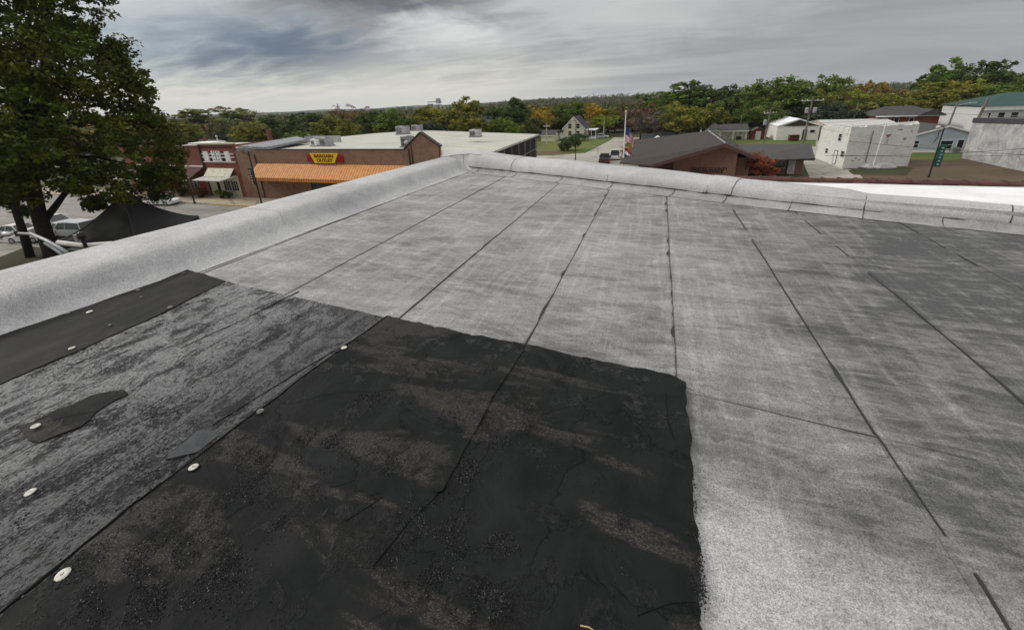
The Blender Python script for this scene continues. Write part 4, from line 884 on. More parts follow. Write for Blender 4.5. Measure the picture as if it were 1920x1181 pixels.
mb = MB(); mb.slab([(-64.4, 39.5, -7.45), (-58.6, 39.5, -7.45), (-58.0, 41.6, -7.12), (-64.2, 41.6, -7.12)], .12); part('canopy', mb, M['offwhite'], sb)
# ---- shop further left
sa = thing('corner_shop', 'red brick shop with maroon shingle awning and red door, beside the big tree', 'building', (-74, 48, G))
mb = MB(); mb.box(-84, -64.75, 42.0, 42.35, G, -2.95); part('wall', mb, M['brick_red'], sa)
mb = MB(); mb.box(-84, -64.75, 42.36, 56, G, -3.7); part('roof', mb, M['offwhite'], sa)
mb = MB(); mb.box(-84, -64.8, 41.9, 42.35, -2.95, -2.78); part('coping', mb, M['trim_red'], sa)
mb = MB(); mb.box(-70, -65.6, 44, 47, -3.7, -2.6); part('roof_hatch', mb, M['white'], sa)
mb = MB(); mb.slab([(-84, 39.6, -7.5), (-65.6, 39.6, -7.5), (-64.9, 41.95, -5.95), (-84, 41.95, -5.95)], .12); part('awning_roof', mb, M['sh_maroon'], sa)
mb = MB(); mb.box(-84, -64.9, 41.85, 41.99, -5.93, -5.75); part('trim', mb, M['white'], sa); mb = MB(); mb.box(-84, -65.6, 39.5, 39.6, -7.72, -7.5); part('trim', mb, M['white'], sa)
mb = MB(); mb.box(-84, -64.9, 41.93, 41.99, G, -7.4); part('shop_front', mb, M['brick_lib'], sa)
windowp(sa, -68.9, -67.4, -9.3, -8.0, 41.92, 'white', bars=1); windowp(sa, -72.5, -70.2, -9.3, -8.0, 41.92, 'white', bars=2)
mb = MB(); mb.box(-66.6, -65.55, 41.85, 41.925, -10.25, -8.0); part('door', mb, M['red'], sa)
for k in range(3): mb = MB(); mb.tube([(-65.7 - k * 5, 39.7, G), (-65.7 - k * 5, 39.7, -7.55)], .07, 6); part('post', mb, M['offwhite'], sa)
# umbrella, planters
um = thing('red_umbrella', 'red market umbrella in front of the corner shop', 'umbrella', (-68.0, 39.0, G + .12)); mb = MB(); mb.tube([(-68, 39, G + .12), (-68, 39, -8.0)], .03, 6); part('pole', mb, M['offwhite'], um)
mb = MB(); mb.grid([[(-68 + r0 * math.cos(a * math.pi / 4), 39 + r0 * math.sin(a * math.pi / 4), z0) for a in range(9)] for r0, z0 in ((1.1, -8.35), (.6, -8.1), (.02, -7.95))]); part('canopy', mb, M['flag_red'], um)
# ---- little distant roof above shop
t = gable_house('far_house', 'grey roofed house showing above the brick shop roof', 'house', PY(357, 270, 80)[0], PY(393, 270, 80)[0], 80, 87, PY(375, 274, 80)[2], PY(375, 263, 83)[2], M['sid_white'], M['sh_gray'], 'x')
mb = MB(); qx = PY(380, 262, 82)[0]; mb.box(qx, qx + .6, 82, 82.7, PY(380, 270, 82)[2], PY(380, 259, 82)[2]); part('chimney', mb, M['brick_red'], t)
# ------------------------------------------------------------------ brown-roofed brick office
lb = thing('brick_office', 'low brick office with wide brown shingle roof and lettering on its front gable', 'building', (7, 68, G))
ZE, ZG = -7.15, -4.75
rb = P(1321, 245, ZG); rf = P(1361, 270, ZG); el = P(1222, 313, ZE); er = P(1417, 295, ZE); ebl = P(1159, 307, ZE)
rf = (rf[0], 59.6, ZG); rb = (rf[0] - .2, 80.5, ZG); el = (-.9, 56.3, ZE); er = (12.9, 64.5, ZE)
def tri_slab(pts, name, mt, t=.14):
    mb = MB(); n = len(pts); mb.add([(p[0], p[1], p[2] - t) for p in pts] + list(pts), [tuple(range(n - 1, -1, -1)), tuple(range(n, 2 * n))] + [(i, (i + 1) % n, n + (i + 1) % n, n + i) for i in range(n)]); return part(name, mb, mt, lb)
ebl = (-5.0, 58.3, ZE); ebb = (-4.2, 90, ZE)
tri_slab([el, rf, rb, ebb, ebl], 'roof', M['sh_brown']); tri_slab([rf, er, (13.0, 82, ZE), rb], 'roof', M['sh_brown'])
mb = MB(); mb.tube([(rf[0], rf[1], rf[2] + .05), (rb[0], rb[1], rb[2] + .05)], .09, 6); part('ridge_cap', mb, M['galv'], lb)
for a, c in ((el, rf), (rf, er)):
    mb = MB(); mb.add([(a[0], a[1] - .04, a[2] - .42), (c[0], c[1] - .04, c[2] - .42), (c[0], c[1] - .04, c[2] + .03), (a[0], a[1] - .04, a[2] + .03), (a[0], a[1] + .1, a[2] - .42), (c[0], c[1] + .1, c[2] - .42), (c[0], c[1] + .1, c[2] - .145), (a[0], a[1] + .1, a[2] - .145)], [(0, 1, 2, 3), (7, 6, 5, 4), (0, 4, 5, 1), (3, 2, 6, 7)]); part('fascia', mb, M['trim_red'], lb)
WY = 62.3
gp = lambda x: ZG - .25 + (ZE - ZG) * (abs(x - rf[0]) / (8.9 if x < rf[0] else 5.1))
mb = MB(); xs_ = [2.2, rf[0], 10.2]
mb.add([(2.2, WY, G), (10.2, WY, G), (10.2, WY, gp(10.2) - .3), (rf[0], WY, gp(rf[0]) - .05), (2.2, WY, gp(2.2) - .2)] + [(2.2, WY + 16, G), (10.2, WY + 16, G), (10.2, WY + 16, gp(10.2) - .3), (rf[0], WY + 16, gp(rf[0]) - .05), (2.2, WY + 16, gp(2.2) - .2)], [(0, 1, 2, 3, 4), (9, 8, 7, 6, 5), (1, 6, 7, 2), (5, 0, 4, 9)]); part('wall', mb, M['brick_lib'], lb)
mb = MB(); mb.prism([(-2.6, WY + 1.6), (2.19, WY + 1.6), (2.19, 82), (-2.6, 82)], G, -7.4); mb.prism([(10.21, WY + 3.0), (12.4, WY + 3.0), (12.4, 81), (10.21, 81)], G, -7.3); part('wall', mb, M['brick_lib'], lb)
tq = PY(1391, 317.5, WY); text('GENTRY COUNTY', lb, (PY(1329, 317.2, WY)[0], WY - .03, PY(1329, 317.2, WY)[2]), .58, M['dark_metal'], off=.012, xs=.95, space=1.05); text("SHERIFF'S OFFICE", lb, (PY(1325, 322.5, WY)[0], WY - .03, PY(1325, 322.5, WY)[2]), .54, M['dark_metal'], off=.012, xs=.95, space=1.05)
# side wing
tri_slab([(11.2, 65.6, -7.85), P(1528, 297, -7.85), P(1521, 270, -6.3), (11.8, 73.2, -6.3)], 'roof', M['roof_met']); w0 = P(1528, 297, -7.85); w1 = P(1521, 270, -6.3)
tri_slab([w1, (w1[0], 81, -7.85), (11.5, 81, -7.85), (11.8, 73.2, -6.3)][::-1], 'roof', M['roof_met'])
mb = MB(); mb.box(11.2, w0[0], w0[1] - .15, w0[1] + .02, -8.15, -7.86); part('fascia', mb, M['trim_dark'], lb)
mb = MB(); mb.prism([(13.0, 70), (20.2, 70.0), (20.4, 80), (13.0, 80)], G, -7.99); part('wall', mb, M['brick_lib'], lb)
windowp(lb, 16.6, 17.9, -9.4, -8.3, 70, 'offwhite'); mb = MB(); mb.box(18.3, 19.2, 69.9, 69.999, -10.3, -8.15); part('door', mb, M['offwhite'], lb)
mb = MB(); mb.tube([(18.05, 69.4, G), (18.05, 69.4, -8.1)], .08, 6); part('post', mb, M['trim_dark'], lb)
# ------------------------------------------------------------------ white flaking two-storey building
wb = thing('white_brick_building', 'tall white brick building with flaking paint and few small windows', 'building', (33, 82, G))
mb = MB(); n_ = 9
pts = [(27.05, 88), (27.1, 75.9), (36.7, 79.4), (39.6, 86.5)]; 
tops = [-5.1, -4.35, -4.2, -4.2]
for i in range(4):
    a, c = Vector(pts[i]), Vector(pts[(i + 1) % 4]); d_ = (c - a).normalized(); n2_ = Vector((-d_.y, d_.x)) * .35
    mb = MB(); aa = a + d_ * (.002 if i % 2 else 0); mb.prism([aa, c, c + n2_ - d_ * .33, aa + n2_ + d_ * .33], G, [tops[i], tops[(i + 1) % 4], tops[(i + 1) % 4], tops[i]]); part('wall', mb, M['white_brick'], wb)
mb = MB(); mb.prism([(27.5, 87.5), (27.5, 76.5), (36.4, 79.8), (39.0, 86.2)], -6.2, -5.9); part('roof', mb, M['concrete'], wb)
for k in range(9):   # ragged top courses
    u = k / 9; x = 27.1 + 9.6 * u; y = 75.9 + 3.5 * u; h = [.22, .1, .32, .28, .12, .2, .3, .1, .24][k]
    mb = MB(); mb.prism([(x - .02, y - .03), (x + 1.0, y + .34), (x + .9, y + .65), (x - .1, y + .3)], -4.4, -4.33 + h); part('coping_block', mb, M['white_brick'], wb)
for k in range(6):
    y = 76.6 + k * 1.9; mb = MB(); mb.box(27.0, 27.4, y, y + 1.4, -5.2, -4.42 - .06 * k + random.uniform(-.1, .18)); part('coping_block', mb, M['white_brick'], wb)
def ww(px0, py0, px1, py1, nm='window', fm='offwhite', pane='glass'):    # opening on the left-hand face (x = 27.07)
    def on(px, py): v = ray(px, py); t_ = 27.07 / v[0]; return v[1] * t_, EYE + v[2] * t_
    mx = (px0 + px1) / 2; yc = on(mx, (py0 + py1) / 2)[0]; w_ = .5 if pane == 'glass' else .55; y0, y1 = yc - w_, yc + w_; z0 = on(mx - .1 * (py1 - py0), py1)[1]; z1 = on(mx + .1 * (py1 - py0), py0)[1]
    windowp(wb, y0, y1, z0, z1, 27.06, fm, nm, side='x', hbar=pane == 'glass', pane=pane)
ww(1574, 252, 1577, 264); ww(1549, 279, 1552, 287); ww(1577, 284, 1583, 294)
ww(1563, 283, 1569, 307, 'door', 'trim_dark', 'white')
mb = MB(); q = P(1605, 310, G); mb.tube([(30.3, 76.95, G), (30.3, 76.95, -4.9)], .06, 6); part('downspout', mb, M['grey_metal'], wb)
for k_, (dx_, zz_b) in enumerate(((5.2, -5.6), (5.45, -5.6), (5.7, -5.6), (5.3, -5.75), (5.55, -5.75), (5.4, -5.95), (5.5, -6.4), (5.45, -6.7), (7.8, -6.2), (8.05, -6.2), (7.9, -6.35), (1.6, -8.9), (2.1, -9.2), (1.2, -9.3), (6.8, -4.9), (7.1, -4.9), (8.6, -5.2), (3.4, -9.7))):
    x_ = 27.1 + dx_; y_ = 75.9 + dx_ * .3646 - .02; mb = MB(); mb.prism([(x_, y_ - .03), (x_ + .23, y_ + .054), (x_ + .21, y_ + .12), (x_ - .02, y_ + .04)], zz_b, zz_b + .12); part('brick', mb, M['brick_lib'], wb)
mb = MB(); mb.ball((31.8, 76.6, G + .2), 1.6, 8, sq=(1.5, .5, .5)); part('rubble_mound', mb, M['stucco'], wb)
# ------------------------------------------------------------------ grey stucco building at the right edge
gb = thing('grey_stucco_building', 'windowless building of stained grey stucco at the right edge', 'building', (55, 80, G))
mb = MB(); mb.prism([(47.6, 88.5), (47.68, 70), (62, 70), (62, 88.5)], G, [-4.75, -3.95, -3.95, -4.75]); part('wall', mb, M['stucco'], gb)
mb = MB(); mb.prism([(47.5, 88.6), (47.55, 69.9), (62.1, 69.9), (62.1, 88.6)], [-4.74, -3.94, -3.94, -4.74], [-4.0, -3.35, -3.35, -4.0]); part('coping', mb, mat('dark_slate_coping', color=(.06, .058, .068), rough=.7, var=.2, vscale=1), gb)
# ------------------------------------------------------------------ pale blue house
bh = gable_house('pale_blue_house', 'pale blue gabled house between the white brick and grey stucco buildings', 'house', 43.9, 53.2, 96, 106, -7.3, -5.75, M['sid_blue'], M['sh_gray'], 'y', .3)
a = PY(1713, 277, 95.9); windowp(bh, a[0] - .5, a[0] + .6, a[2], a[2] + 1.2, 95.97, 'white', hbar=True); a = PY(1773, 274, 95.9); windowp(bh, a[0] - .8, a[0] + .9, a[2] - .5, a[2] + .9, 95.97, 'white', hbar=True)
a = PY(1800, 270, 95.9); windowp(bh, a[0] - .35, a[0] + .5, a[2] - .8, a[2] + .7, 95.97, 'white', pane='glass')
mb = MB(); mb.tube([(47.6, 95.9, -6.4), (47.3, 95.85, -6.9), (47.4, 95.85, -7.6), (47.1, 95.9, -8.6)], .05, 5); part('cable', mb, M['wire'], bh)
mb = MB(); mb.box(49.6, 50.7, 95.0, 95.8, G, G + .95); single('air_conditioner', mb, M['grey_metal'], 'grey air conditioner standing against the pale blue house', 'air conditioner', (50.1, 95.4, G))
mb = MB(); mb.box(43.7, 53.4, 95.85, 95.96, G, G + .3); part('foundation', mb, M['white'], bh)
# ------------------------------------------------------------------ houses and sheds further back
ga = gable_house('cream_garage', 'cream double garage with a brown grey roof behind the brick office', 'garage', 15.0, 21.5, 122, 128, -8.1, -6.7, M['sid_cream'], M['sh_gray'], 'x', .3)
for x0 in (15.4, 18.5): mb = MB(); mb.box(x0, x0 + 2.6, 121.9, 121.99, G, -8.3); part('garage_door', mb, M['concrete'], ga)
mb = MB(); mb.box(19.0, 20.2, 121.5, 121.88, G, G + .8); part('gap', mb, M['dark_metal'], ga)
gc = gable_house('white_house', 'white house with grey roof left of the cream garage', 'house', 10.8, 14.9, 123, 128.5, -7.9, -6.3, M['sid_white'], M['sh_gray'], 'x', .3)
sh = gable_house('red_shed', 'small red shed with pale double doors between garage and white metal building', 'shed', 22.4, 25.4, 121.5, 124.5, -8.3, -7.4, mat('red_board', siding((.13, .022, .022), .25, False, .3)), M['sh_gray'], 'y', .15, trim='trim_red')
mb = MB(); mb.box(23.3, 24.5, 121.4, 121.49, G, -8.3); part('door', mb, M['offwhite'], sh)
mt_ = gable_house('white_metal_building', 'white metal building with a brown gable behind the utility pole', 'building', 27.5, 36.4, 119.5, 132, -7.0, -5.4, M['met_white'], M['roof_white'], 'y', .1)
mb = MB(); mb.add([(28.6, 119.38, -7.0), (36.3, 119.38, -7.0), (32, 119.38, -5.6)], [(0, 1, 2)]); part('brown_gable', mb, M['trim_dark'], mt_)
mb = MB(); mb.box(33.0, 33.9, 119.4, 119.49, G, -7.9); part('door', mb, M['trim_dark'], mt_); windowp(mt_, 34.5, 35.4, -8.6, -8.0, 119.48, 'offwhite')
be = gable_house('beige_long_building', 'long beige building with a pale low roof beside the white metal building', 'building', 36.9, 50, 116, 130, -6.9, -6.0, mat('beige_board', siding((.50, .42, .36), .3, False, .3)), M['offwhite'], 'x', .3)
rh = thing('brick_hip_house', 'dark red brick house with grey hipped roof behind the white brick building', 'house', (54, 128, G))
mb = MB(); mb.box(48.5, 60.0, 123, 133, G, -5.4); part('wall', mb, M['brick_red'], rh)
mb = MB(); a = [(47.9, 122.4, -5.35), (60.6, 122.4, -5.35), (60.6, 133.6, -5.35), (47.9, 133.6, -5.35), (51.5, 128, -3.4), (57, 128, -3.4)]; mb.add(a, [(0, 1, 5, 4), (1, 2, 5), (2, 3, 4, 5), (3, 0, 4), (3, 2, 1, 0)]); part('roof', mb, M['sh_gray'], rh)
mb = MB(); mb.add([(55.5, 121.9, -5.3), (60.8, 121.9, -5.3), (58.1, 121.9, -4.0), (55.5, 127, -5.3), (60.8, 127, -5.3), (58.1, 127, -4.0)], [(0, 1, 2), (0, 2, 5, 3), (2, 1, 4, 5)]); part('porch_gable', mb, M['sh_gray'], rh)
mb = MB(); mb.box(47.9, 60.7, 122.25, 122.39, -5.55, -5.3); part('gutter', mb, M['white'], rh)
for x in (49.6, 51.8, 54.6): windowp(rh, x, x + .8, -6.9, -5.9, 122.98, 'white')
gr = thing('green_roofed_house', 'white two-storey house with a green roof above the grey stucco building', 'house', (72, 124, G))
mb = MB(); mb.box(64.4, 84, 118, 132, G, -3.7); part('wall', mb, M['sid_white'], gr); mb = MB(); mb.box(64.0, 84.4, 117.5, 117.99, -4.4, -3.5); part('fascia', mb, M['white'], gr)
mb = MB(); a = [(63.9, 117.3, -3.48), (84.6, 117.3, -3.48), (84.6, 132.6, -3.48), (63.9, 132.6, -3.48), (71, 125, -1.1), (78, 125, -1.1)]; mb.add(a, [(0, 1, 5, 4), (1, 2, 5), (2, 3, 4, 5), (3, 0, 4), (3, 2, 1, 0)]); part('roof', mb, M['sh_green'], gr)
for x, w_ in ((65.5, .35), (67.1, 1.0), (69.1, 1.1), (72.3, .5), (75, 1)): windowp(gr, x, x + w_, -6.2, -4.9, 117.98, 'white', hbar=True)
mb = MB(); mb.tube([(71.2, 117.2, G), (71.2, 117.2, -3.6)], .14, 6); part('vent_stack', mb, M['dark_metal'], gr)
# cream gabled house in the middle distance
ch = gable_house('cream_gabled_house', 'cream two-storey gabled house with porch on the lawn beyond the store', 'house', -28.2, -21.8, 126.5, 136, -7.0, -3.7, M['sid_cream'], M['sh_violet'], 'y', .35)
for z0 in (-7.1, -9.2):
    for x0 in (-26.6, -24.1): windowp(ch, x0, x0 + .95, z0, z0 + 1.3, 126.47, 'white', hbar=True)
mb = MB(); mb.prism([(-21.7, 127.5), (-18.3, 127.5), (-18.3, 134), (-21.7, 134)], -7.9, -7.65); mb.prism([(-21.7, 127.4), (-18.2, 127.4), (-18.2, 134), (-21.7, 134)], G, G + .4); part('porch', mb, M['white'], ch)
for x in (-21, -19.7, -18.4): mb = MB(); mb.tube([(x, 127.6, G + .4), (x, 127.6, -7.9)], .1, 6); part('porch_post', mb, M['white'], ch)
mb = MB(); mb.add([(-29.6, 125.4, -8.3), (-28.1, 125.4, -7.4), (-28.1, 134, -7.4), (-29.6, 134, -8.3)], [(0, 1, 2, 3)]); mb.box(-29.4, -28.25, 126.6, 134, G, -8.3); part('lean_to', mb, M['white'], ch)
cg = gable_house('cream_low_garage', 'low cream garage with grey roof left of the cream gabled house', 'garage', -33.8, -29.6, 121, 126, -8.6, -7.4, M['sid_cream'], M['sh_gray'], 'x', .25)
fh = gable_house('slate_roofed_house', 'slate blue roofed house half hidden by trees above the cream roof', 'house', -58.5, -49.5, 118, 128, -5.2, -2.3, M['sid_white'], mat('slate_blue', shingle((.12, .14, .17))), 'x', .4)
mb = MB(); mb.add([(-57.4, 117.4, -5.0), (-55.0, 117.4, -5.0), (-56.2, 117.4, -3.7)], [(0, 1, 2)]); mb.add([(-57.7, 117.5, -5.1), (-56.2, 117.5, -3.5), (-56.2, 122, -3.5), (-57.7, 122, -5.1)], [(0, 1, 2, 3)]); mb.add([(-56.2, 117.5, -3.5), (-54.7, 117.5, -5.1), (-54.7, 122, -5.1), (-56.2, 122, -3.5)], [(0, 1, 2, 3)]); part('dormer', mb, M['white'], fh)
bl = gable_house('dark_roofed_white_house', 'white house with a dark roof just left of the brown office roof', 'house', -3.6, 2.6, 104, 113, -8.7, -7.5, M['sid_white'], M['sh_dark'], 'x', .4)
mb = MB(); mb.add([(-2.2, 102.9, -8.9), (1.4, 102.9, -8.9), (-.4, 102.9, -7.9)], [(0, 1, 2)]); mb.add([(-2.6, 102.85, -8.95), (-.4, 102.85, -7.75), (-.4, 107, -7.75), (-2.6, 107, -8.95)], [(0, 1, 2, 3)]); mb.add([(-.4, 102.85, -7.75), (1.8, 102.85, -8.95), (1.8, 107, -8.95), (-.4, 107, -7.75)], [(0, 1, 2, 3)]); part('porch_gable', mb, M['white'], bl)
# grain elevator far off
ge = thing('grain_elevator', 'pale grey grain elevator rising beyond the treeline', 'grain elevator', (-165, 430, -12))
gx, gy, _ = PY(816, 205, 430)
for k in range(3): mb = MB(); mb.tube([(gx - 6 + k * 8, gy, -12), (gx - 6 + k * 8, gy, 2.0 - k)], 3.6, 12); part('silo', mb, M['galv'], ge)
mb = MB(); mb.box(gx + 3, gx + 7, gy - 2, gy + 2, 2, 7.5); mb.box(gx - 9, gx + 9, gy - .8, gy + .8, 3.4, 4.4); part('headhouse', mb, M['galv'], ge)
wt = PY(633, 200, 500); mb = MB(); mb.tube([(wt[0], wt[1], -14), (wt[0], wt[1], wt[2] + 4)], [1.2, .5], 6); single('radio_mast', mb, M['galv'], 'thin grey mast poking out of the treeline on the left', 'mast', (wt[0], wt[1], -14))
# ------------------------------------------------------------------ poles, lamps, wires, flags
def lamp_post(x, y, ztop, label, head='box', lean=(0, 0), mt='dark_metal'):
    t = thing('street_lamp', label, 'street lamp', (x, y, G), 'dark street lamps')
    mb = MB(); mb.tube([(x, y, G), (x, y, G + .5), (x, y, ztop)], [.16, .10, .07], 8); part('pole', mb, M[mt], t)
    if head == 'box':
        mb = MB(); mb.tube([(x, y, ztop - .6), (x - .6, y - .2, ztop - .25), (x - .9, y - .3, ztop)], .05, 6); part('arm', mb, M[mt], t)
        for s in (-1.3, .25): mb = MB(); mb.box(x + s - .35, x + s + .75, y - .3, y + .3, ztop - .05, ztop + .38); part('lamp_head', mb, M['grey_metal'], t)
    else:
        mb = MB(); mb.tube([(x, y, ztop), (x - .5, y, ztop + .1)], .04, 5); part('arm', mb, M[mt], t); mb = MB(); mb.ball((x - .6, y, ztop + .02), .28, 8, sq=(1, 1, .9)); part('lamp_head', mb, M['offwhite'], t)
    return t
lamp_post(-51.1, 39.2, -3.15, 'double-headed street lamp in front of the orange awning')
lamp_post(-61.9, 37.4, -4.6, 'thin dark street lamp in front of the maroon shingle awning', 'none')
lamp_post(PY(770, 268, 40.5)[0], 40.5, PY(770, 268, 40.5)[2], 'street lamp with a pale globe at the brick gable', 'globe')
lamp_post(P(1079, 300, G)[0], P(1079, 300, G)[1], -2.6, 'dark pole with a pale globe in front of the cream gabled house', 'globe')
bx, by = 34.7, 69.5
lamp_post(bx, by, -3.9, 'dark leaning lamp pole with a green banner on the dirt field', 'none')
def banner(x0, x1, y, z0, z1, mt, label):
    t = thing('pole_banner', label, 'banner', ((x0 + x1) / 2, y, z0)); rows = []
    for j in range(9):
        z = z0 + (z1 - z0) * j / 8; rows.append([(x0 + (x1 - x0) * i / 3, y + .05 * math.sin(j * 1.3 + i * .4), z) for i in range(4)])
    mb = MB(); mb.grid(rows); mb.grid([[(p[0], p[1] + .02, p[2]) for p in r_][::-1] for r_ in rows]); part('cloth', mb, M[mt], t)
    mb = MB(); mb.tube([(x0 - .1, y, z1 + .03), (x1 + .1, y, z1 + .03)], .025, 5); mb.tube([(x0 - .1, y, z0 - .03), (x1 + .1, y, z0 - .03)], .025, 5); part('bracket', mb, M['dark_metal'], t)
    mb = MB()
    for k in range(6): zc = z0 + (z1 - z0) * (k + .7) / 6.6; xm = (x0 + x1) / 2; mb.box(xm - .13, xm + .10 + .05 * (k % 2), y - .085, y - .08, zc - .09, zc + .09)
    part('print', mb, M['offwhite'], t)
banner(bx + .12, bx + .85, by, -8.9, -6.1, 'green_banner', 'green banner hanging from the leaning pole on the dirt field')
banner(-51.95, -51.2, 39.15, -7.7, -5.5, 'dk_banner', 'dark green banner on the lamp post before the orange awning')
def upole(x, y, ztop, label, arm=None, lean=0.0, cans=0, r=.17, mt='wood', arm_r=.09, street=False):
    t = thing('utility_pole', label, 'utility pole', (x, y, G), 'utility poles')
    dx = lean * (ztop - G); mb = MB(); mb.tube([(x, y, G), (x + dx, y, ztop)], [r * 1.25, r * .8], 8); part('pole', mb, M[mt], t)
    if arm: mb = MB(); mb.box(x + dx * .93 - arm, x + dx * .93 + arm, y - .12, y + .02, ztop - 1.0, ztop - .82); part('crossarm', mb, M['offwhite'], t)
    if arm:
        for k in (-.9, -.45, .45, .9): mb = MB(); mb.tube([(x + dx * .93 + arm * k, y - .05, ztop - .82), (x + dx * .93 + arm * k, y - .05, ztop - .6)], .06, 6); part('insulator', mb, M['white'], t)
    for k in range(cans):
        xx = x + dx * .8 + (-.75, .75, 0)[k] * 1.0; mb = MB(); mb.tube([(xx, y - .3, ztop - 3.6), (xx, y - .3, ztop - 3.5), (xx, y - .3, ztop - 2.5), (xx, y - .3, ztop - 2.4)], [.3, .38, .38, .3], 10); part('transformer', mb, M['galv'], t)
    if street: mb = MB(); mb.tube([(x + dx, y, ztop - .7), (x + dx + 1.8, y - .5, ztop - .2)], .05, 5); mb.box(x + dx + 1.7, x + dx + 2.7, y - .7, y - .3, ztop - .3, ztop - .1); part('lamp_arm', mb, M['offwhite'], t)
    return t
upole(31.4, 112, -.15, 'tall utility pole with white crossarm and grey transformers before the white metal building', 2.2, .02, 2, .2)
upole(23.6, 112.5, -2.6, 'shorter utility pole with crossarm standing by the red shed', 1.3, .04, 1)
upole(45.5, 128, -2.2, 'bare wooden pole behind the beige long building', None, .05)
upole(56.3, 112, -2.3, 'wooden pole with a street light arm behind the pale blue house', None, .06, street=True); upole(60.2, 112, -1.7, 'thick leaning wooden pole at the left of the green roofed house', None, .13, r=.26)
upole(-20.1, 124, -3.7, 'bare pole beside the porch of the cream gabled house', None, 0, r=.12); upole(-16.3, 130, -4.9, 'thin pale pole at the far end of the side street', None, 0, r=.1, mt='offwhite')
upole(P(968, 262, -5)[0] * 1.2, 110, PY(967, 232, 110)[2], 'small pale pole with crossarm above the back corner of the cream roof', .8, 0, r=.1, mt='offwhite')
upole(31.0, 76.1, -3.5, 'thin white pole standing against the white brick building', None, .03, r=.08, mt='white')
upole(12.2, 122.5, PY(1321, 218, 122.5)[2], 'slender pole with short crossarm behind the peak of the brown office roof', .7, 0, r=.09, mt='offwhite')
upole(PY(1390, 225, 124)[0], 124, PY(1391, 214, 124)[2], 'plain pole among the trees behind the cream garage', None, 0, r=.1)
def wire(a, c, sag, label, r=.022, g='overhead wires'):
    a, c = Vector(a), Vector(c); pts = [(a + (c - a) * k / 16) - Vector((0, 0, sag * 4 * (k / 16) * (1 - k / 16))) for k in range(17)]
    mb = MB(); mb.tube(pts, r, 4); single('overhead_wire', mb, M['wire'], label, 'wire', group=g)
wp = (34.8, 69.4, -4.3)
wire((31.4, 111.8, -1.0), (86, 78, -2.6), 2.6, 'uppermost wire crossing before the white brick building')
wire((20, 62, -6.6), (60, 74, -4.9), .9, 'wire sloping up to the right past the green banner')
wire((22, 66, -7.0), (62, 72.5, -6.2), .8, 'lower wire across the grey stucco wall')
wire((27.0, 76, -6.2), (60, 71, -8.2), .5, 'lowest wire dropping to the right of the white brick wall')
wire((31.4, 111.9, -3.2), (23.6, 112.4, -3.4), .25, 'short wire between the two utility poles behind the office'); wire((23.6, 112.4, -3.6), (-20, 124, -6.0), 1.6, 'long wire running left behind the brown office roof')
wire((60.2, 111.8, -2.6), (23.6, 112.4, -5.4), 1.6, 'faint wire from the leaning pole to the short utility pole'); wire((48, 75, -4.6), (72, 117, -4.4), 1.2, 'wire drooping in front of the green roofed house')
# flagpole
fp = thing('flagpole', 'white flagpole with a gold ball beside the brown office roof', 'flagpole', (-4.9, 63.8, G))
mb = MB(); mb.tube([(-4.9, 63.8, G), (-4.9, 63.8, -.7)], [.13, .06], 8); part('pole', mb, M['white'], fp); mb = MB(); mb.ball((-4.9, 63.8, -.55), .17, 8); part('finial', mb, M['cream'], fp)
def flag(z1, fly, drop, label, us=True):
    rows = []; n = 13
    mats = [M['flag_red'], M['flag_white'], M['flag_blue']]; mb = MB()
    def pt(u, v):   # u along the fly, v from top to bottom, hanging in folds
        x = -4.85 + fly * (1 - math.exp(-1.6 * u)) * .9; z = z1 - v * drop * (1 - .25 * u) - u * drop * .85
        return (x + .08 * math.sin(v * 5 + u * 7), 63.8 + .22 * math.sin(u * 11 + v * 1.5), z)
    nn_ = 13 if us else 3
    for j in range(nn_):
        for i in range(12):
            u0, u1 = i / 12, (i + 1) / 12; v0, v1 = j / nn_, (j + 1) / nn_
            mi = (0 if j % 2 == 0 else 1) if us else (0, 1, 2)[j]
            if us and j < 7 and i < 5: mi = 2
            mb.add([pt(u0, v1), pt(u1, v1), pt(u1, v0), pt(u0, v0)], [(0, 1, 2, 3)], mi)
    return single('flag', mb, mats, label, 'flag', (-4.9, 63.8, z1 - drop), smooth=True)
flag(-2.7, 1.75, 2.0, 'striped red and white flag with a blue canton hanging limp from the flagpole'); flag(-5.7, 1.7, 1.3, 'lower flag with red, white and blue bands hanging from the same pole', False)
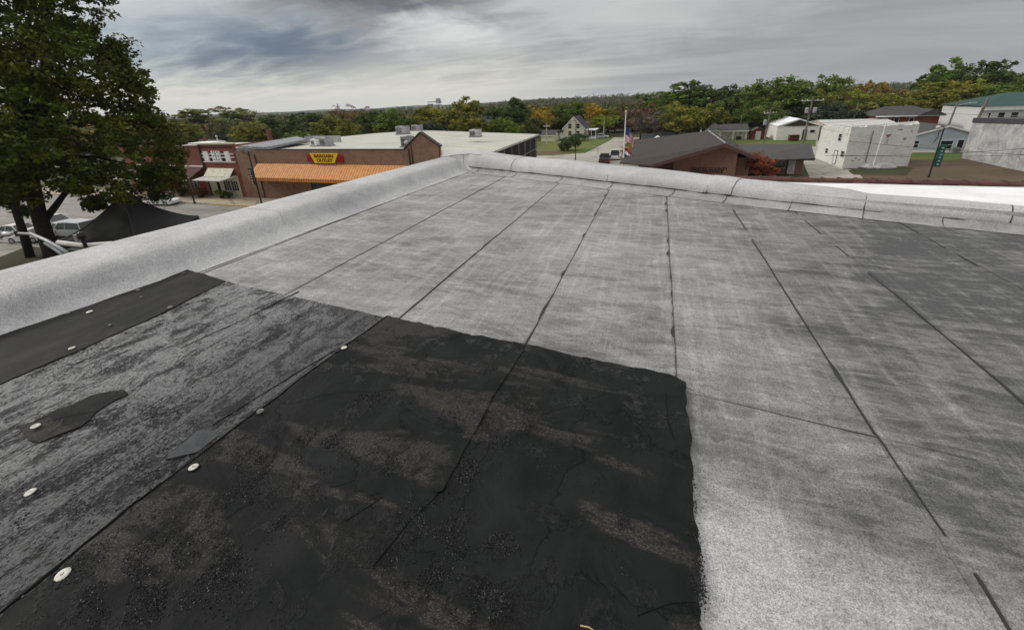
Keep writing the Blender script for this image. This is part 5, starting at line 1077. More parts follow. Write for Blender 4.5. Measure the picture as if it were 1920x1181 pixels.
# ------------------------------------------------------------------ vehicles
def car(x, y, rot, label, paint, suv=False, pickup=False, L=4.7, W=1.82):
    t = thing('parked_car' if not pickup else 'pickup_truck', label, 'car' if not pickup else 'pickup truck', (x, y, G + .012), 'cars parked in the square' if y < 60 else None, rot)
    H_ = 1.72 if suv or pickup else 1.42; bh_ = .98 if suv or pickup else .82
    def P3(mb, prof, w0, w1):   # side profile swept across the width with tumblehome
        n = len(prof); vs = [(px_, -w0 if z_ < bh_ + .02 else -w1, z_) for px_, z_ in prof] + [(px_, w0 if z_ < bh_ + .02 else w1, z_) for px_, z_ in prof]
        mb.add(vs, [tuple(range(n)), tuple(range(2 * n - 1, n - 1, -1))] + [(i, n + i, n + (i + 1) % n, (i + 1) % n) for i in range(n)])
    hl = L / 2; mb = MB()
    P3(mb, [(-hl, .35), (-hl + .05, .25), (hl - .05, .25), (hl, .38), (hl - .02, .68), (hl - .25, bh_ - .1), (hl - 1.25, bh_), (-hl + .3, bh_ + .015), (-hl + .04, bh_ - .12), (-hl, .6)], W / 2, W / 2)
    me = mb.mesh('body', paint); shared('body', me, t)
    mb = MB()
    if pickup: cabp = [(hl - 1.5, bh_), (hl - 2.1, H_ - .04), (hl - 3.1, H_), (hl - 3.3, bh_)]
    elif suv: cabp = [(hl - 1.1, bh_), (hl - 1.75, H_ - .06), (0, H_), (-hl + .45, H_ - .05), (-hl + .12, bh_)]
    else: cabp = [(hl - 1.15, bh_), (hl - 1.95, H_ - .03), (-.3, H_), (-hl + 1.3, H_ - .05), (-hl + .45, bh_)]
    n = len(cabp); w0, w1 = W / 2 - .03, W / 2 - .24
    mb.add([(p[0], -(w0 if p[1] < bh_ + .02 else w1), p[1]) for p in cabp] + [(p[0], (w0 if p[1] < bh_ + .02 else w1), p[1]) for p in cabp], [tuple(range(n)), tuple(range(2 * n - 1, n - 1, -1))] + [(i, n + i, n + (i + 1) % n, (i + 1) % n) for i in range(n)])
    shared('window', mb.mesh('window', M['glass']), t)
    mb = MB(); tp = [p for p in cabp if p[1] > bh_ + .1]; mb.add([(p[0], -w1 - .015, p[1] + .02) for p in tp] + [(p[0], w1 + .015, p[1] + .02) for p in tp] + [(p[0], -w1 - .03, p[1] - .05) for p in tp] + [(p[0], w1 + .03, p[1] - .05) for p in tp],
        [(i, i + 1, len(tp) + i + 1, len(tp) + i) for i in range(len(tp) - 1)] + [(i, 2 * len(tp) + i, 2 * len(tp) + i + 1, i + 1) for i in range(len(tp) - 1)] + [(len(tp) + i, len(tp) + i + 1, 3 * len(tp) + i + 1, 3 * len(tp) + i) for i in range(len(tp) - 1)])
    for sy in (-1, 1):
        for a, c in ((cabp[0], cabp[1]), (cabp[-1], cabp[-2]), ((cabp[1][0] - 1.0, bh_), (cabp[1][0] - .95, H_))): mb.tube([(a[0], sy * (w0 + .005), a[1]), (c[0], sy * (w1 + .01), c[1])], .04, 4)
    shared('roof', mb.mesh('roof', paint), t)
    if pickup: mb = MB(); mb.box(-hl + .1, hl - 3.4, -W / 2 + .1, W / 2 - .1, bh_ - .35, bh_ + .02); shared('cargo_bed', mb.mesh('cargo_bed', M['dark_metal']), t)
    wm = MB(); wm.tube([(0, -.11, 0), (0, .11, 0)], .33, 14); wme = wm.mesh('wheel', M['tyre']); rm = MB(); rm.tube([(0, -.12, 0), (0, .12, 0)], .2, 10); rme = rm.mesh('rim', M['galv'])
    for sx in (hl - .85, -hl + .9):
        for sy in (-1, 1): wq = shared('wheel', wme, t, (sx, sy * (W / 2 - .09), .33)); shared('rim', rme, wq)
    hm = MB(); hm.box(-.06, .06, -.2, .2, -.07, .07); hme = hm.mesh('headlight', M['lampglass'])
    for sy in (-1, 1): shared('headlight', hme, t, (hl - .06, sy * (W / 2 - .28), .66))
    tm = MB(); tm.box(-.05, .05, -.12, .12, -.12, .12); tme = tm.mesh('tail_light', M['flag_red'])
    for sy in (-1, 1): shared('tail_light', tme, t, (-hl + .03, sy * (W / 2 - .2), .72))
    mm = MB(); mm.box(-.08, .08, -.11, .11, -.07, .07); mme = mm.mesh('side_mirror', paint)
    for sy in (-1, 1): shared('side_mirror', mme, t, (hl - 1.55, sy * (W / 2 + .08), bh_ + .06))
    return t
car(-74.8, 34.2, R(172), 'white sedan across the square, left of the tent peak', M['car_white']); car(-66.6, 36.2, R(8), 'white car parked at the kerb behind the right edge of the big tree', M['car_white'])
car(-59.5, 23.3, R(180 + 8), 'silver SUV with dark windows between the big trunk and the black tent', M['car_silver'], suv=True, L=5.0, W=1.95); car(-66.2, 21.6, R(8), 'white car at the left picture edge behind the curved lamp arm', M['car_white'], L=4.8)
car(-67.5, 25.0, R(5), 'white car at the left edge, behind the nearer white one', M['car_silver'])
car(-62.2, 20.9, R(200), 'small white car peeking out between the two trunks', M['car_white'], L=4.0)
car(-9.7, 80.2, R(95), 'dark maroon pickup truck at the kerb left of the flagpole', M['car_maroon'], pickup=True, L=5.4, W=2.0); car(-8.3, 85.5, R(95), 'white pickup truck just behind the maroon one', M['car_white'], pickup=True, L=5.4, W=2.0)
car(-17.0, 129.5, R(0), 'pale car parked at the far end of the side street', M['car_silver'], L=4.6)
for i, (px, lab) in enumerate(((1262, 'white car left of the olive tree trunk behind the office roof'), (1282, 'white van right of the olive tree trunk behind the office roof'), (1301, 'white car partly hidden by the office roof ridge'))):
    q = P(px, 262, G); car(q[0], 119, R(90 * (i % 2)), lab, M['car_white'], suv=i == 1)
mb = MB(); mb.box(29.9, 31.9, 117.2, 118.6, G + .15, G + 1.3); mb.box(29.8, 32.0, 117.1, 118.7, G + 1.3, G + 1.42); single('dumpster', mb, M['car_maroon'], 'dark maroon dumpster before the white metal building', 'dumpster', (30.9, 117.9, G))
# ------------------------------------------------------------------ black tent
tn = thing('canopy_tent', 'black peaked canopy tent standing below the left parapet', 'tent', (-43, 19, G))
tc = np.array(P(228, 362, -4.6)); 
cor_ = [P(98, 458, -7.6), P(258, 470, -7.6), P(372, 405, -7.6), P(205, 395, -7.6)]
cen = tc
def edgept(a, c, u, v):    # concave swoop from the rim towards the vent ring
    e = [a[i] * (1 - u) + c[i] * u for i in range(3)]; s = v ** 1.0; x = e[0] * (1 - v) + cen[0] * v; y = e[1] * (1 - v) + cen[1] * v
    z = e[2] + (cen[2] - e[2]) * (v ** 1.55) - .25 * math.sin(math.pi * u) * (1 - v) * 0.4; return (x, y, z)
for k in range(4):
    a, c = cor_[k], cor_[(k + 1) % 4]; mb = MB(); mb.grid([[edgept(a, c, i / 10, j / 12 * .9) for i in range(11)] for j in range(13)]); mb.grid([[(p[0], p[1], p[2] - .35) for p in [edgept(a, c, i / 10, 0) for i in range(11)]], [edgept(a, c, i / 10, 0) for i in range(11)]]); part('roof_panel', mb, M['tent'], tn, smooth=False)
    mb = MB(); mb.tube([edgept(a, c, 0, j / 12) for j in range(12)], .05, 5); part('seam_rib', mb, M['dark_metal'], tn)
    mb = MB(); mb.tube([(a[0], a[1], G), (a[0], a[1], -7.6)], .06, 6); part('leg', mb, M['galv'], tn)
mb = MB(); rr_ = [[(cen[0] + r0 * math.cos(q * math.pi / 4 + .4), cen[1] + r0 * math.sin(q * math.pi / 4 + .4), z0) for q in range(9)] for r0, z0 in ((1.05, -5.2), (.5, -4.7), (.05, -4.25))]; mb.grid(rr_); part('vent_cap', mb, M['tent_in'], tn)
for q in range(4): mb = MB(); mb.tube([(cen[0] + 1.0 * math.cos(q * math.pi / 2 + .8), cen[1] + 1.0 * math.sin(q * math.pi / 2 + .8), -5.2), (cen[0], cen[1], -4.3)], .05, 5); part('vent_pole', mb, M['dark_metal'], tn)
# ------------------------------------------------------------------ curved lamp arm and floodlight in front of the building
al = thing('curved_street_lamp', 'street lamp with a long curved silver arm reaching over the lawn at far left', 'street lamp', (-12.2, 4.6, G))
zz_ = -2.4
pts = [P(22, 437, zz_), P(60, 439, zz_ + .03), P(85, 450, zz_ - .05), P(108, 463, zz_ - .2), P(132, 477, zz_ - .45), P(150, 500, zz_ - 1.2)]
end = pts[-1]; pts.append((end[0], end[1], G)); mb = MB(); mb.tube(pts, [.045, .055, .06, .065, .07, .08, .10], 10); part('arm', mb, M['grey_metal'], al, smooth=True)
q = pts[0]; mb = MB(); mb.ball((q[0] - .1, q[1] - .1, q[2] - .02), .2, 12, sq=(1.2, .7, .55)); part('lamp_head', mb, M['galv'], al, smooth=True)
mb = MB(); mb.tube([P(84, 456, zz_ - .35), P(100, 466, zz_ - .5), P(116, 477, zz_ - .7)], .05, 6); part('brace', mb, M['grey_metal'], al)
mb = MB(); mb.box(pts[0][0] + .3, pts[0][0] + .4, pts[0][1] - .05, pts[0][1] + .05, pts[0][2] - .1, pts[0][2] + .1); part('clamp', mb, M['dark_metal'], al)
fl = thing('floodlight_arm', 'black floodlight on a pale horizontal bracket above the left parapet', 'floodlight', P(155, 470, -1.6))
a = P(110, 455, -1.6); c = P(212, 457, -1.6); mb = MB(); mb.tube([a, P(158, 461, -1.62), c], .07, 8); part('bracket', mb, M['offwhite'], fl)
q = P(160, 460, -1.5); mb = MB(); mb.tube([(q[0], q[1], q[2] - .1), (q[0], q[1], q[2] + .22)], .045, 8); mb.ball((q[0], q[1], q[2] + .26), .10, 8, sq=(1, 1, 1.2)); part('lamp_body', mb, M['dark_metal'], fl); mb = MB(); mb.tube([(q[0] - .22, q[1], q[2] + .08), (q[0] - .22, q[1], q[2] + .28)], .07, 8); part('lamp_glass', mb, M['galv'], fl)
mb = MB(); q2 = P(150, 466, -1.62); mb.box(q2[0] - .5, q2[0] + .1, q2[1] - .05, q2[1] + .05, q2[2] - .16, q2[2] - .04); part('ballast_box', mb, M['dark_metal'], fl)
# ------------------------------------------------------------------ trees
def leaf_mesh(name, clusters, n_leaf, size, sink=.0, flat=.55, shade=.35, seed=1):
    """clusters: array (k,4) centre+radius; small quads scattered through each cluster"""
    r_ = np.random.default_rng(seed); k = len(clusters); cl = np.asarray(clusters, float)
    idx = np.repeat(np.arange(k), n_leaf); N = len(idx)
    d = r_.normal(size=(N, 3)); d /= np.linalg.norm(d, axis=1)[:, None]; rad = cl[idx, 3] * (r_.random(N) ** .45)
    c = cl[idx, :3] + d * rad[:, None] * np.array([1, 1, .75])
    nr = r_.normal(size=(N, 3)) + np.array([0, 0, flat * 1.6]) + d * .7; nr /= np.linalg.norm(nr, axis=1)[:, None]
    t = np.cross(nr, r_.normal(size=(N, 3))); t /= np.linalg.norm(t, axis=1)[:, None] + 1e-9; bb = np.cross(nr, t)
    s = size * (.55 + .9 * r_.random(N))[:, None]; w = s * .62
    V = np.empty((N, 4, 3)); V[:, 0] = c - t * s; V[:, 1] = c + bb * w; V[:, 2] = c + t * s; V[:, 3] = c - bb * w
    me = bpy.data.meshes.new(name); me.vertices.add(N * 4); me.vertices.foreach_set('co', V.reshape(-1).astype(np.float32))
    me.loops.add(N * 4); me.loops.foreach_set('vertex_index', np.arange(N * 4, dtype=np.int32)); me.polygons.add(N); me.polygons.foreach_set('loop_start', np.arange(0, N * 4, 4, dtype=np.int32)); me.polygons.foreach_set('loop_total', np.full(N, 4, dtype=np.int32))
    ct_ = (.55 + .9 * r_.random(k) ** 1.3)[:, None] * np.array([1, 1, 1]) * (1 + (r_.random((k, 1)) - .5) * np.array([.5, .12, .2])); lt = (ct_[idx] * (.8 + .4 * r_.random(N))[:, None])
    at = me.color_attributes.new('tint', 'FLOAT_COLOR', 'CORNER'); colr = np.ones((N, 4, 4), np.float32); colr[:, :, :3] = lt[:, None, :]; at.data.foreach_set('color', colr.reshape(-1))
    me.materials.append(M['leaf']); me.update(calc_edges=True); me.validate(); return me
def crown_clusters(kind, seed):
    r_ = np.random.default_rng(seed); out = []
    if kind == 'conifer':
        for _ in range(170):
            z = r_.random() ** .8; rr = (1 - z) * .30 * (.6 + .5 * r_.random()) + .02; a = r_.random() * 6.283
            out.append((rr * math.cos(a), rr * math.sin(a), .08 + z * .92, .045 + .03 * (1 - z)))
    else:
        lobes = []; nl = {'broad': 11, 'round': 6, 'tall': 10, 'bare': 9, 'bush': 6}[kind]
        for i in range(nl):
            a = r_.random() * 6.283; rr = r_.random() ** .6
            if kind == 'broad': lobes.append((rr * .34 * math.cos(a), rr * .34 * math.sin(a), .42 + .40 * r_.random() * (1.15 - rr * .7), .14 + .11 * r_.random()))
            elif kind == 'tall': lobes.append((rr * .22 * math.cos(a), rr * .22 * math.sin(a), .35 + .52 * r_.random(), .11 + .09 * r_.random()))
            elif kind == 'round': lobes.append((rr * .2 * math.cos(a), rr * .2 * math.sin(a), .55 + .15 * r_.random(), .24 + .08 * r_.random()))
            elif kind == 'bush': lobes.append((rr * .3 * math.cos(a), rr * .3 * math.sin(a), .16 + .25 * r_.random(), .18 + .10 * r_.random()))
            else: lobes.append((rr * .3 * math.cos(a), rr * .3 * math.sin(a), .4 + .4 * r_.random(), .16 + .1 * r_.random()))
        for (x, y, z, R0) in lobes:
            for _ in range(24 if kind != 'bare' else 16):
                d = r_.normal(size=3); d /= np.linalg.norm(d); q = R0 * (.55 + .6 * r_.random() ** .7)
                out.append((x + d[0] * q, y + d[1] * q, z + d[2] * q * .85, R0 * (.18 + .20 * r_.random())))
    o_ = np.array(out); top = (o_[:, 2] + o_[:, 3] * .7).max(); lat = np.percentile(np.abs(o_[:, :2]), 97) * 2; k_ = {'broad': .86, 'tall': .62, 'round': .9, 'conifer': .62, 'bare': .8, 'bush': 1.1}[kind] / lat
    o_[:, 2] *= 1 / top; o_[:, :2] *= k_; o_[:, 3] *= 1 / top; return [tuple(q) for q in o_]
def trunk_mesh(kind, seed, mt):
    r_ = random.Random(seed); mb = MB(); top = {'conifer': .9, 'bush': .3}.get(kind, .6)
    mb.tube([(0, 0, -.02), (.01, 0, .15), (r_.uniform(-.02, .02), .01, .35), (0, 0, top)], [.03, .022, .018, .006], 7)
    if kind != 'conifer':
        for k in range(7):
            a = r_.random() * 6.283; z0 = .22 + .25 * r_.random(); l = .2 + .16 * r_.random()
            mb.tube([(0, 0, z0), (l * .45 * math.cos(a), l * .45 * math.sin(a), z0 + .12), (l * math.cos(a), l * math.sin(a), z0 + .18 + .2 * r_.random())], [.012, .008, .003], 5)
    return mb.mesh('trunk', mt, smooth=True)
PROTO = {}
for nm, kind, n, sz in (('broad0', 'broad', 46, .018), ('broad1', 'broad', 46, .018), ('broad2', 'broad', 46, .018), ('tall0', 'tall', 46, .017), ('tall1', 'tall', 46, .017), ('round0', 'round', 55, .016), ('conifer0', 'conifer', 50, .013), ('bare0', 'bare', 32, .014), ('bush0', 'bush', 50, .026)):
    s = hash_ = sum(map(ord, nm)); PROTO[nm] = (leaf_mesh('crown', crown_clusters(kind, s), n, sz, seed=s), trunk_mesh(kind, s, M['bark2'] if kind != 'conifer' else M['bark']))
COLR = {'green': (.085, .125, .018), 'dark': (.052, .080, .016), 'olive': (.15, .15, .020), 'pale': (.16, .175, .045), 'yellow': (.30, .21, .018), 'orange': (.46, .19, .014), 'brown': (.15, .092, .032), 'maroon': (.115, .056, .042), 'bright': (.14, .19, .016), 'blue': (.042, .060, .034), 'red': (.20, .058, .028), 'greyb': (.105, .086, .064)}
def tree(px, top, wid, Y, kind, colour, label, group=None, zb=None, name=None):
    x, _, zt = PY(px, top, Y); zb = G if zb is None else zb; h = max(1.0, zt - zb); depth = np.array([x, Y, -5 - EYE]) @ BAS[2]
    wm_ = wid * depth / FPX * (1.18 if px > 1220 and kind[:-1] != 'bush' else 1.05)
    nat = {'broad': .86, 'tall': .62, 'round': .9, 'conifer': .62, 'bare': .8, 'bush': 1.1}[kind[:-1]]
    sx = wm_ / nat
    nmx = name or {'conifer': 'evergreen_tree', 'bush': 'shrub'}.get(kind[:-1], 'tree'); t = thing(nmx, label, 'shrub' if kind[:-1] == 'bush' else 'tree', (x, Y, zb), group, random.random() * 6.28)
    zf = 1.0
    cm, tm = PROTO[kind]; c = shared('crown', cm, t); tr = shared('trunk', tm, t); t.scale = (sx, sx, h * zf)
    col = COLR[colour]; j = random.uniform(1.15, 1.55); c.color = (col[0] * j * random.uniform(.94, 1.08), col[1] * j, col[2] * j, 1)
    return t
TREES = [
 (322, 226, 70, 95, 'broad0', 'olive', 'olive tree right behind the big dark tree, above the corner shop'),
 (360, 232, 60, 120, 'broad1', 'brown', 'rusty brown tree low above the corner shop roof'), (395, 200, 90, 150, 'tall0', 'pale', 'tall pale olive tree at the left end of the skyline'),
 (440, 206, 80, 150, 'tall1', 'pale', 'second pale olive tree of the tall left-hand cluster'), (385, 236, 16, 118, 'round0', 'orange', 'small bright orange tree in the wood above the brick shop'),
 (415, 247, 70, 100, 'broad2', 'blue', 'grey green low tree behind the brick shop'), (462, 228, 60, 92, 'broad0', 'olive', 'yellow green tree left of the red chimney'), (492, 216, 80, 105, 'broad1', 'dark', 'dark green tree behind the red chimney'),
 (535, 226, 56, 96, 'broad2', 'dark', 'dark tree right of the red chimney'), (575, 210, 60, 130, 'tall0', 'dark', 'dark green pointed tree right of the chimney'), (562, 246, 60, 85, 'broad0', 'green', 'low green tree touching the back edge of the cream roof'),
 (610, 214, 60, 110, 'broad1', 'olive', 'olive tree above the BARGAIN OUTLET sign'), (650, 195, 76, 130, 'bare0', 'brown', 'thin brownish tree with see-through crown above the store roof'), (640, 222, 50, 92, 'broad2', 'olive', 'olive brown tree nearest the cream roof, left half'),
 (690, 206, 60, 115, 'broad0', 'dark', 'dark tree in the middle of the wood behind the store'), (735, 202, 70, 105, 'broad1', 'green', 'round-topped green tree left of the grey roof units'), (775, 218, 50, 108, 'broad2', 'olive', 'brownish olive tree above the grey roof units'),
 (793, 198, 46, 120, 'tall1', 'olive', 'narrow green tree left of the grain elevator'), (812, 226, 50, 100, 'broad0', 'blue', 'dull grey green tree below the grain elevator'), (862, 180, 86, 120, 'broad1', 'olive', 'tall yellow green tree right of the grain elevator'), (880, 208, 70, 108, 'broad2', 'olive', 'olive tree filling the base of the tall yellow green one'),
 (966, 182, 78, 130, 'conifer0', 'dark', 'dark evergreen standing above its neighbours behind the cream roof'), (945, 198, 62, 126, 'broad0', 'dark', 'dark tree merged with the left side of the evergreen'), (928, 219, 46, 112, 'round0', 'green', 'rounded mid green tree at the roof edge, left of the evergreen'), (955, 222, 38, 110, 'round0', 'bright', 'bright rounded tree just before the evergreen'),
 (1008, 196, 48, 140, 'bare0', 'yellow', 'thin yellow leaved tree right of the evergreen'), (1030, 200, 48, 150, 'tall0', 'olive', 'yellow olive tree above the low cream garage'), (1062, 194, 46, 155, 'broad2', 'green', 'green tree directly behind the cream gabled house'), (1085, 188, 44, 160, 'tall1', 'green', 'tall green tree behind the roof of the cream gabled house'),
 (1118, 193, 56, 150, 'broad1', 'yellow', 'golden yellow tree right of the cream gabled house'), (1128, 215, 50, 138, 'round0', 'bright', 'bright green round tree at the end of the side street'), (1155, 200, 50, 150, 'broad0', 'olive', 'olive tree between the golden tree and the flagpole'),
 (1205, 188, 66, 118, 'bare0', 'maroon', 'maroon brown tree with thinning leaves right of the flagpole'), (1222, 204, 60, 112, 'bare0', 'greyb', 'grey brown tree beside the maroon one, nearly bare'), (1232, 182, 50, 140, 'broad1', 'green', 'green tree rising behind the maroon brown tree'),
 (1272, 152, 108, 150, 'broad2', 'green', 'big dark green tree, first of the high group right of the flagpole'), (1352, 156, 84, 150, 'broad0', 'dark', 'dark high tree with broken crown right of the first big one'), (1275, 190, 86, 112, 'round0', 'olive', 'spreading olive tree in front, left of the office ridge'), (1325, 194, 66, 116, 'broad1', 'olive', 'smaller olive tree joined to the spreading one'),
 (1405, 172, 70, 140, 'broad2', 'green', 'mid green tree behind the cream garage'), (1452, 142, 100, 145, 'broad0', 'green', 'tallest green tree left of the tall utility pole'), (1432, 190, 70, 134, 'round0', 'green', 'yellow green lower tree by the short utility pole'), (1506, 170, 56, 150, 'tall0', 'dark', 'dark narrow tree behind the tall utility pole'),
 (1530, 158, 60, 150, 'bare0', 'olive', 'sparse tree top just right of the tall utility pole'), (1568, 138, 48, 160, 'tall1', 'green', 'tall pointed tree above the beige long building'), (1570, 190, 76, 134, 'broad1', 'blue', 'dull dark green tree behind the beige long building'), (1604, 146, 44, 165, 'bare0', 'brown', 'brown topped tree with gaps, right of the tall pointed one'),
 (1620, 165, 74, 140, 'round0', 'olive', 'broad yellow olive tree behind the beige building'), (1640, 150, 34, 160, 'tall0', 'yellow', 'narrow golden tree top beyond the yellow olive one'), (1648, 192, 50, 136, 'conifer0', 'blue', 'blue grey evergreen left of the hipped roof house'), (1690, 158, 64, 150, 'bare0', 'brown', 'rusty brown thin tree above the hipped roof house'),
 (1745, 152, 90, 142, 'broad2', 'olive', 'olive tree right of the rusty brown one'), (1715, 180, 60, 138, 'broad0', 'olive', 'yellow green lower tree behind the hipped roof house'), (1808, 104, 86, 160, 'broad1', 'green', 'highest tree on the right with an open rounded crown'), (1790, 150, 80, 140, 'broad0', 'olive', 'brown olive tree below the highest crown'),
 (1885, 110, 96, 155, 'broad2', 'dark', 'wide dark tree at the right edge'), (1850, 160, 80, 138, 'tall1', 'green', 'green tree left of the green roof'), (1918, 140, 80, 140, 'broad0', 'green', 'green tree behind the green roof, cut by the picture edge'),
 (1065, 254, 40, 98, 'bush0', 'dark', 'large dark green bush on the lawn before the cream gabled house'), (1082, 250, 34, 122, 'bush0', 'dark', 'dark shrub at the front of the cream gabled house'),
 (1196, 268, 46, 84, 'bush0', 'yellow', 'yellow brown shrubs between flagpole and office roof'), (1176, 275, 30, 88, 'bush0', 'brown', 'rusty shrub behind the flagpole'), (1433, 284, 62, 66.5, 'bush0', 'red', 'rust red shrub tree before the office wing'),
]
random.seed(21)
for (px, top, wid, Y, kind, colour, label) in TREES: tree(px, top, wid, Y, kind, colour, label)
PROF = [(-400, 150), (0, 200), (250, 225), (350, 214), (400, 208), (460, 218), (520, 220), (600, 212), (640, 206), (700, 210), (740, 208), (800, 208), (860, 196), (900, 204), (960, 198), (1000, 200), (1100, 199), (1180, 197), (1240, 184), (1280, 168), (1350, 168), (1400, 176), (1450, 160), (1500, 172), (1560, 158), (1620, 160), (1690, 166), (1740, 160), (1800, 130), (1880, 128), (1950, 125), (2300, 120)]
kinds = ['broad0', 'broad1', 'broad2', 'tall0', 'tall1', 'bare0']; cols = ['green', 'dark', 'olive', 'olive', 'dark', 'green', 'brown', 'yellow', 'pale']
LM = [(-20, 'at the left edge of the shade tree'), (60, 'behind the big shade trunk'), (140, 'behind the middle of the shade tree'), (220, 'behind the right of the shade tree'), (300, 'at the right edge of the shade tree'), (350, 'above the maroon awning'), (405, 'above the white lattice of the brick shop'), (455, 'above the left end of the store'), (503, 'behind the red chimney'), (550, 'just right of the red chimney'), (600, 'above the yellow sign'), (650, 'above the wall right of the sign'), (700, 'halfway between sign and gable'), (750, 'behind the paired grey roof units'), (790, 'behind the gable peak'), (835, 'right of the grain elevator'), (890, 'behind the lone pale roof unit'), (945, 'behind the evergreen'), (1000, 'above the far corner of the cream roof'), (1040, 'above the low cream garage'), (1080, 'behind the cream gabled house'), (1130, 'at the end of the side street'), (1175, 'behind the flagpole'), (1215, 'behind the maroon tree'), (1265, 'behind the spreading olive tree'), (1320, 'above the peak of the office roof'), (1370, 'above the cream garage'), (1415, 'above the red shed'), (1465, 'above the white metal building'), (1515, 'behind the tall utility pole'), (1560, 'above the beige building, left half'), (1610, 'above the beige building, right half'), (1660, 'at the left end of the hipped roof'), (1710, 'above the middle of the hipped roof'), (1760, 'above the pale blue house'), (1805, 'behind the leaning pole'), (1850, 'above the left end of the green roof'), (1905, 'above the green roof at the picture edge'), (1970, 'just past the right picture edge')]
used = {}
px = -50
while px < 1975:
    for row in range(2):
        p_ = px + random.uniform(-12, 12); tp = float(np.interp(p_, [a for a, _ in PROF], [c for _, c in PROF])) + random.uniform(6, 20) + row * 14
        Y = random.uniform(165, 190) if row == 0 else random.uniform(138, 158)
        gname = 'wood behind the store' if p_ < 900 else ('trees behind the cream gabled house' if p_ < 1240 else 'wood behind the right-hand buildings')
        co = random.choice(cols); cn = {'green': 'green', 'dark': 'dark green', 'olive': 'olive', 'brown': 'brown', 'yellow': 'golden', 'pale': 'pale green'}[co]
        lmk = min(LM, key=lambda q: abs(q[0] - p_)); key = (cn, row, lmk[1]); n_u = used.get(key, 0); used[key] = n_u + 1
        tree(p_, tp, random.uniform(44, 70), Y, random.choice(kinds), co, f"{cn} tree in the {'back' if row == 0 else 'front'} row, {('', 'second ', 'third ', 'fourth ')[min(n_u, 3)]}{lmk[1]}", 'trees of the ' + gname if 'wood' in gname else gname)
    px += 30
# far wood: one mass of loose crowns on the rising ground
cl = []
r2 = np.random.default_rng(5)
for _ in range(5200):
    a = r2.uniform(-1.25, .95); rr = 190 + 900 * r2.random() ** 1.4; x, y, z = terr(a, rr)
    h = r2.uniform(5, 9.5); s = r2.uniform(3.2, 5.0)
    for k in range(3): cl.append((x + r2.normal() * 2.2, y + r2.normal() * 2.2, z + h * (.4 + .28 * k), s * (1 - .2 * k)))
fw = leaf_mesh('far_wood', cl, 26, .72, seed=77); o = bpy.data.objects.new('far_wood', fw); COL.objects.link(o); o['kind'] = 'stuff'; o['label'] = 'distant autumn wood covering the far slopes'; o.color = (.10, .10, .032, 1)
# big dark tree at the left
bt = thing('large_shade_tree', 'big dark leafy tree filling the upper left, thick trunk behind the parapet', 'tree', (-44.5, 15.2, G))
def at_depth(px, py, dist): v = ray(px, py); v = v / np.linalg.norm(v); q = v * dist; return np.array([q[0], q[1], q[2] + EYE])
T0 = np.array([-44.5, 15.2, G]); D0 = float(np.linalg.norm(T0 - [0, 0, EYE]))
LOB = [(60, 20, 75, -1), (-20, 60, 110, 0), (150, 105, 68, 1), (215, 95, 34, 2), (232, 125, 30, 0), (90, 120, 80, -3), (205, 190, 66, 2), (265, 205, 28, 1), (120, 205, 90, 0), (20, 180, 110, -2), (262, 258, 58, -2), (310, 262, 28, 2), (170, 285, 80, -3), (60, 275, 80, 2), (-30, 300, 90, 0), (240, 318, 58, 3), (300, 322, 34, -1), (290, 352, 34, 1), (200, 350, 44, -2), (130, 338, 44, 2), (20, 345, 42, -2), (80, 60, 50, 3), (100, -60, 90, 0), (-40, -60, 140, 0), (322, 292, 26, 1), (325, 330, 22, 0), (150, 60, 26, 2), (250, 165, 26, -1), (285, 228, 26, 0), (180, 380, 16, 1), (-120, 120, 120, 3), (-120, 280, 100, -3)]
cl = []; r3 = np.random.default_rng(11); limb_t = []
for (px, py, rp, dz) in LOB:
    c = at_depth(px, py, D0 + dz * 1.6 + 1); Rm = rp * D0 * .93 / FPX / 1.35; limb_t.append((c, Rm))
    for _ in range(int(22 + Rm * Rm * 3.7)):
        d = r3.normal(size=3); d /= np.linalg.norm(d); q = Rm * (.25 + .85 * r3.random() ** .55)
        cl.append((c[0] + d[0] * q, c[1] + d[1] * q, c[2] + d[2] * q * .85, .34 + .42 * r3.random()))
cm = leaf_mesh('crown', [(a - T0[0], b_2 - T0[1], c_ - T0[2], r_) for a, b_2, c_, r_ in cl], 40, .145, seed=9); oc = shared('crown', cm, bt); oc.color = (.080, .096, .010, 1)
mb = MB(); tb = [T0, at_depth(95, 470, D0), at_depth(72, 400, D0), at_depth(55, 330, D0), at_depth(45, 270, D0), at_depth(35, 190, D0), at_depth(40, 90, D0)]
mb.tube(tb, [.62, .5, .46, .48, .36, .26, .12], 14)
mb.tube([at_depth(78, 420, D0), at_depth(105, 385, D0), at_depth(125, 358, D0), at_depth(165, 345, D0 - 1), at_depth(220, 330, D0 - 2)], [.26, .22, .18, .12, .06], 9)
for (c, Rm) in limb_t[:24]:
    k = 3 + (1 if c[2] > -2 else 0); a = np.array(tb[k]) * .5 + np.array(tb[k + 1]) * .5; mid = a * .5 + c * .5 + np.array([0, 0, .8]); mb.tube([a, mid, c], [.2, .12, .04], 6)
part('trunk', mb, M['bark'], bt, smooth=True)
b2 = thing('slender_shade_tree', 'thinner dark tree at the left edge, close beside the big trunk', 'tree', (-55.0, 17.8, G)); T1 = np.array([-55.0, 17.8, G]); D1 = float(np.linalg.norm(T1))
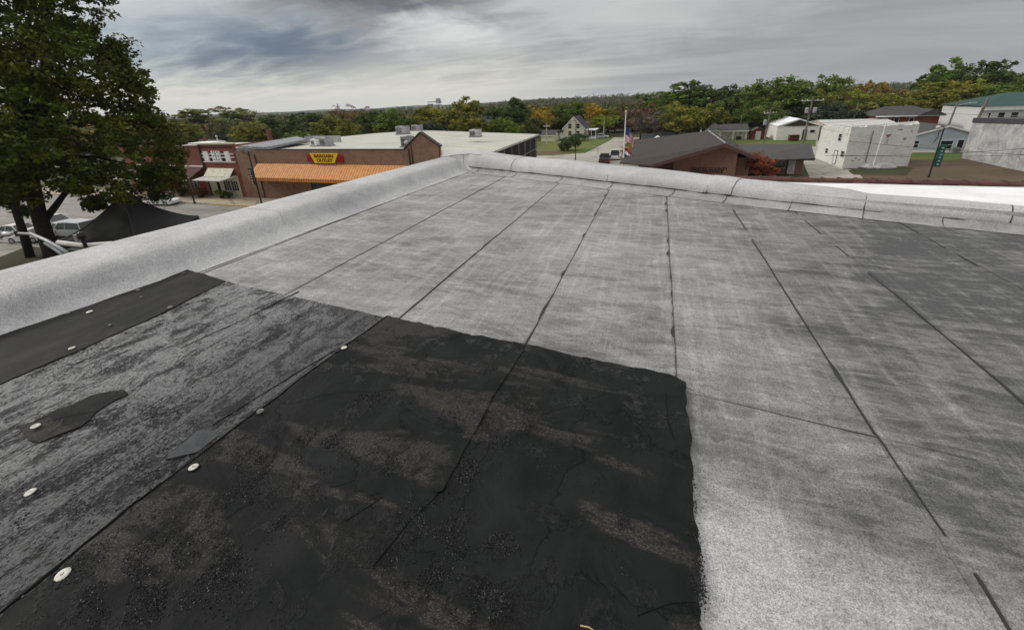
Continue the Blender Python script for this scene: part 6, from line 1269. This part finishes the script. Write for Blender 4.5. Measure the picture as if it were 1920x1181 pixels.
mb = MB(); mb.tube([T1, at_depth(42, 430, D1), at_depth(25, 380, D1), at_depth(2, 330, D1), at_depth(-20, 250, D1)], [.34, .30, .27, .25, .15], 9); mb.tube([at_depth(28, 390, D1), at_depth(40, 350, D1), at_depth(60, 310, D1)], [.2, .15, .1], 6); part('trunk', mb, M['bark'], b2, smooth=True)
cl = []
for (px, py, rp) in ((-60, 200, 120), (-20, 260, 80), (30, 330, 40), (-80, 320, 80), (20, 365, 22), (50, 395, 10)):
    c = at_depth(px, py, D1 + 3); Rm = rp * D1 * .9 / FPX / 1.35
    for _ in range(int(14 + Rm * Rm * 4)):
        d = r3.normal(size=3); d /= np.linalg.norm(d); q = Rm * (.25 + .85 * r3.random() ** .55); cl.append((c[0] + d[0] * q - T1[0], c[1] + d[1] * q - T1[1], c[2] + d[2] * q * .85 - T1[2], .36 + .4 * r3.random()))
cm = leaf_mesh('crown', cl, 30, .16, seed=19); oc = shared('crown', cm, b2); oc.color = (.06, .08, .012, 1)
# potted plants before the shops
for (x, y, s, co, lab) in ((-60.7, 40.6, 1.0, 'bright', 'bright green potted plant under the cream shop windows'), (-59.4, 40.7, .8, 'dark', 'dark potted plant right of the bright one under the shop windows'), (-64.9, 40.4, 1.3, 'brown', 'big planter with brown and yellow flowers between the two shops'), (-69.6, 40.6, 1.2, 'green', 'green potted plant left of the red umbrella')):
    t = thing('potted_plant', lab, 'plant', (x, y, G + .12)); mb = MB(); mb.tube([(x, y, G + .12), (x, y, G + .5)], [.25 * s, .35 * s], 10); part('pot', mb, M['trim_dark'], t)
    c = shared('foliage', PROTO['bush0'][0], t, (0, 0, .25)); c.scale = (1.5 * s, 1.2 * s, 1.15 * s); c.color = (*COLR[co], 1)

# ------------------------------------------------------------------ air
hz = bpy.data.materials.new('haze_air'); hz.use_nodes = True; w = NT(hz.node_tree); out = w.n('ShaderNodeOutputMaterial'); pv = w.n('ShaderNodeVolumePrincipled')
pv.inputs['Color'].default_value = (.80, .86, .95, 1); pv.inputs['Density'].default_value = 1.0e-4; w.l(pv.outputs[0], out.inputs['Volume'])
mb = MB(); mb.box(-5200, 5200, -5200, 5200, -60, 90); o = part('haze', mb, hz, None, kind='stuff')
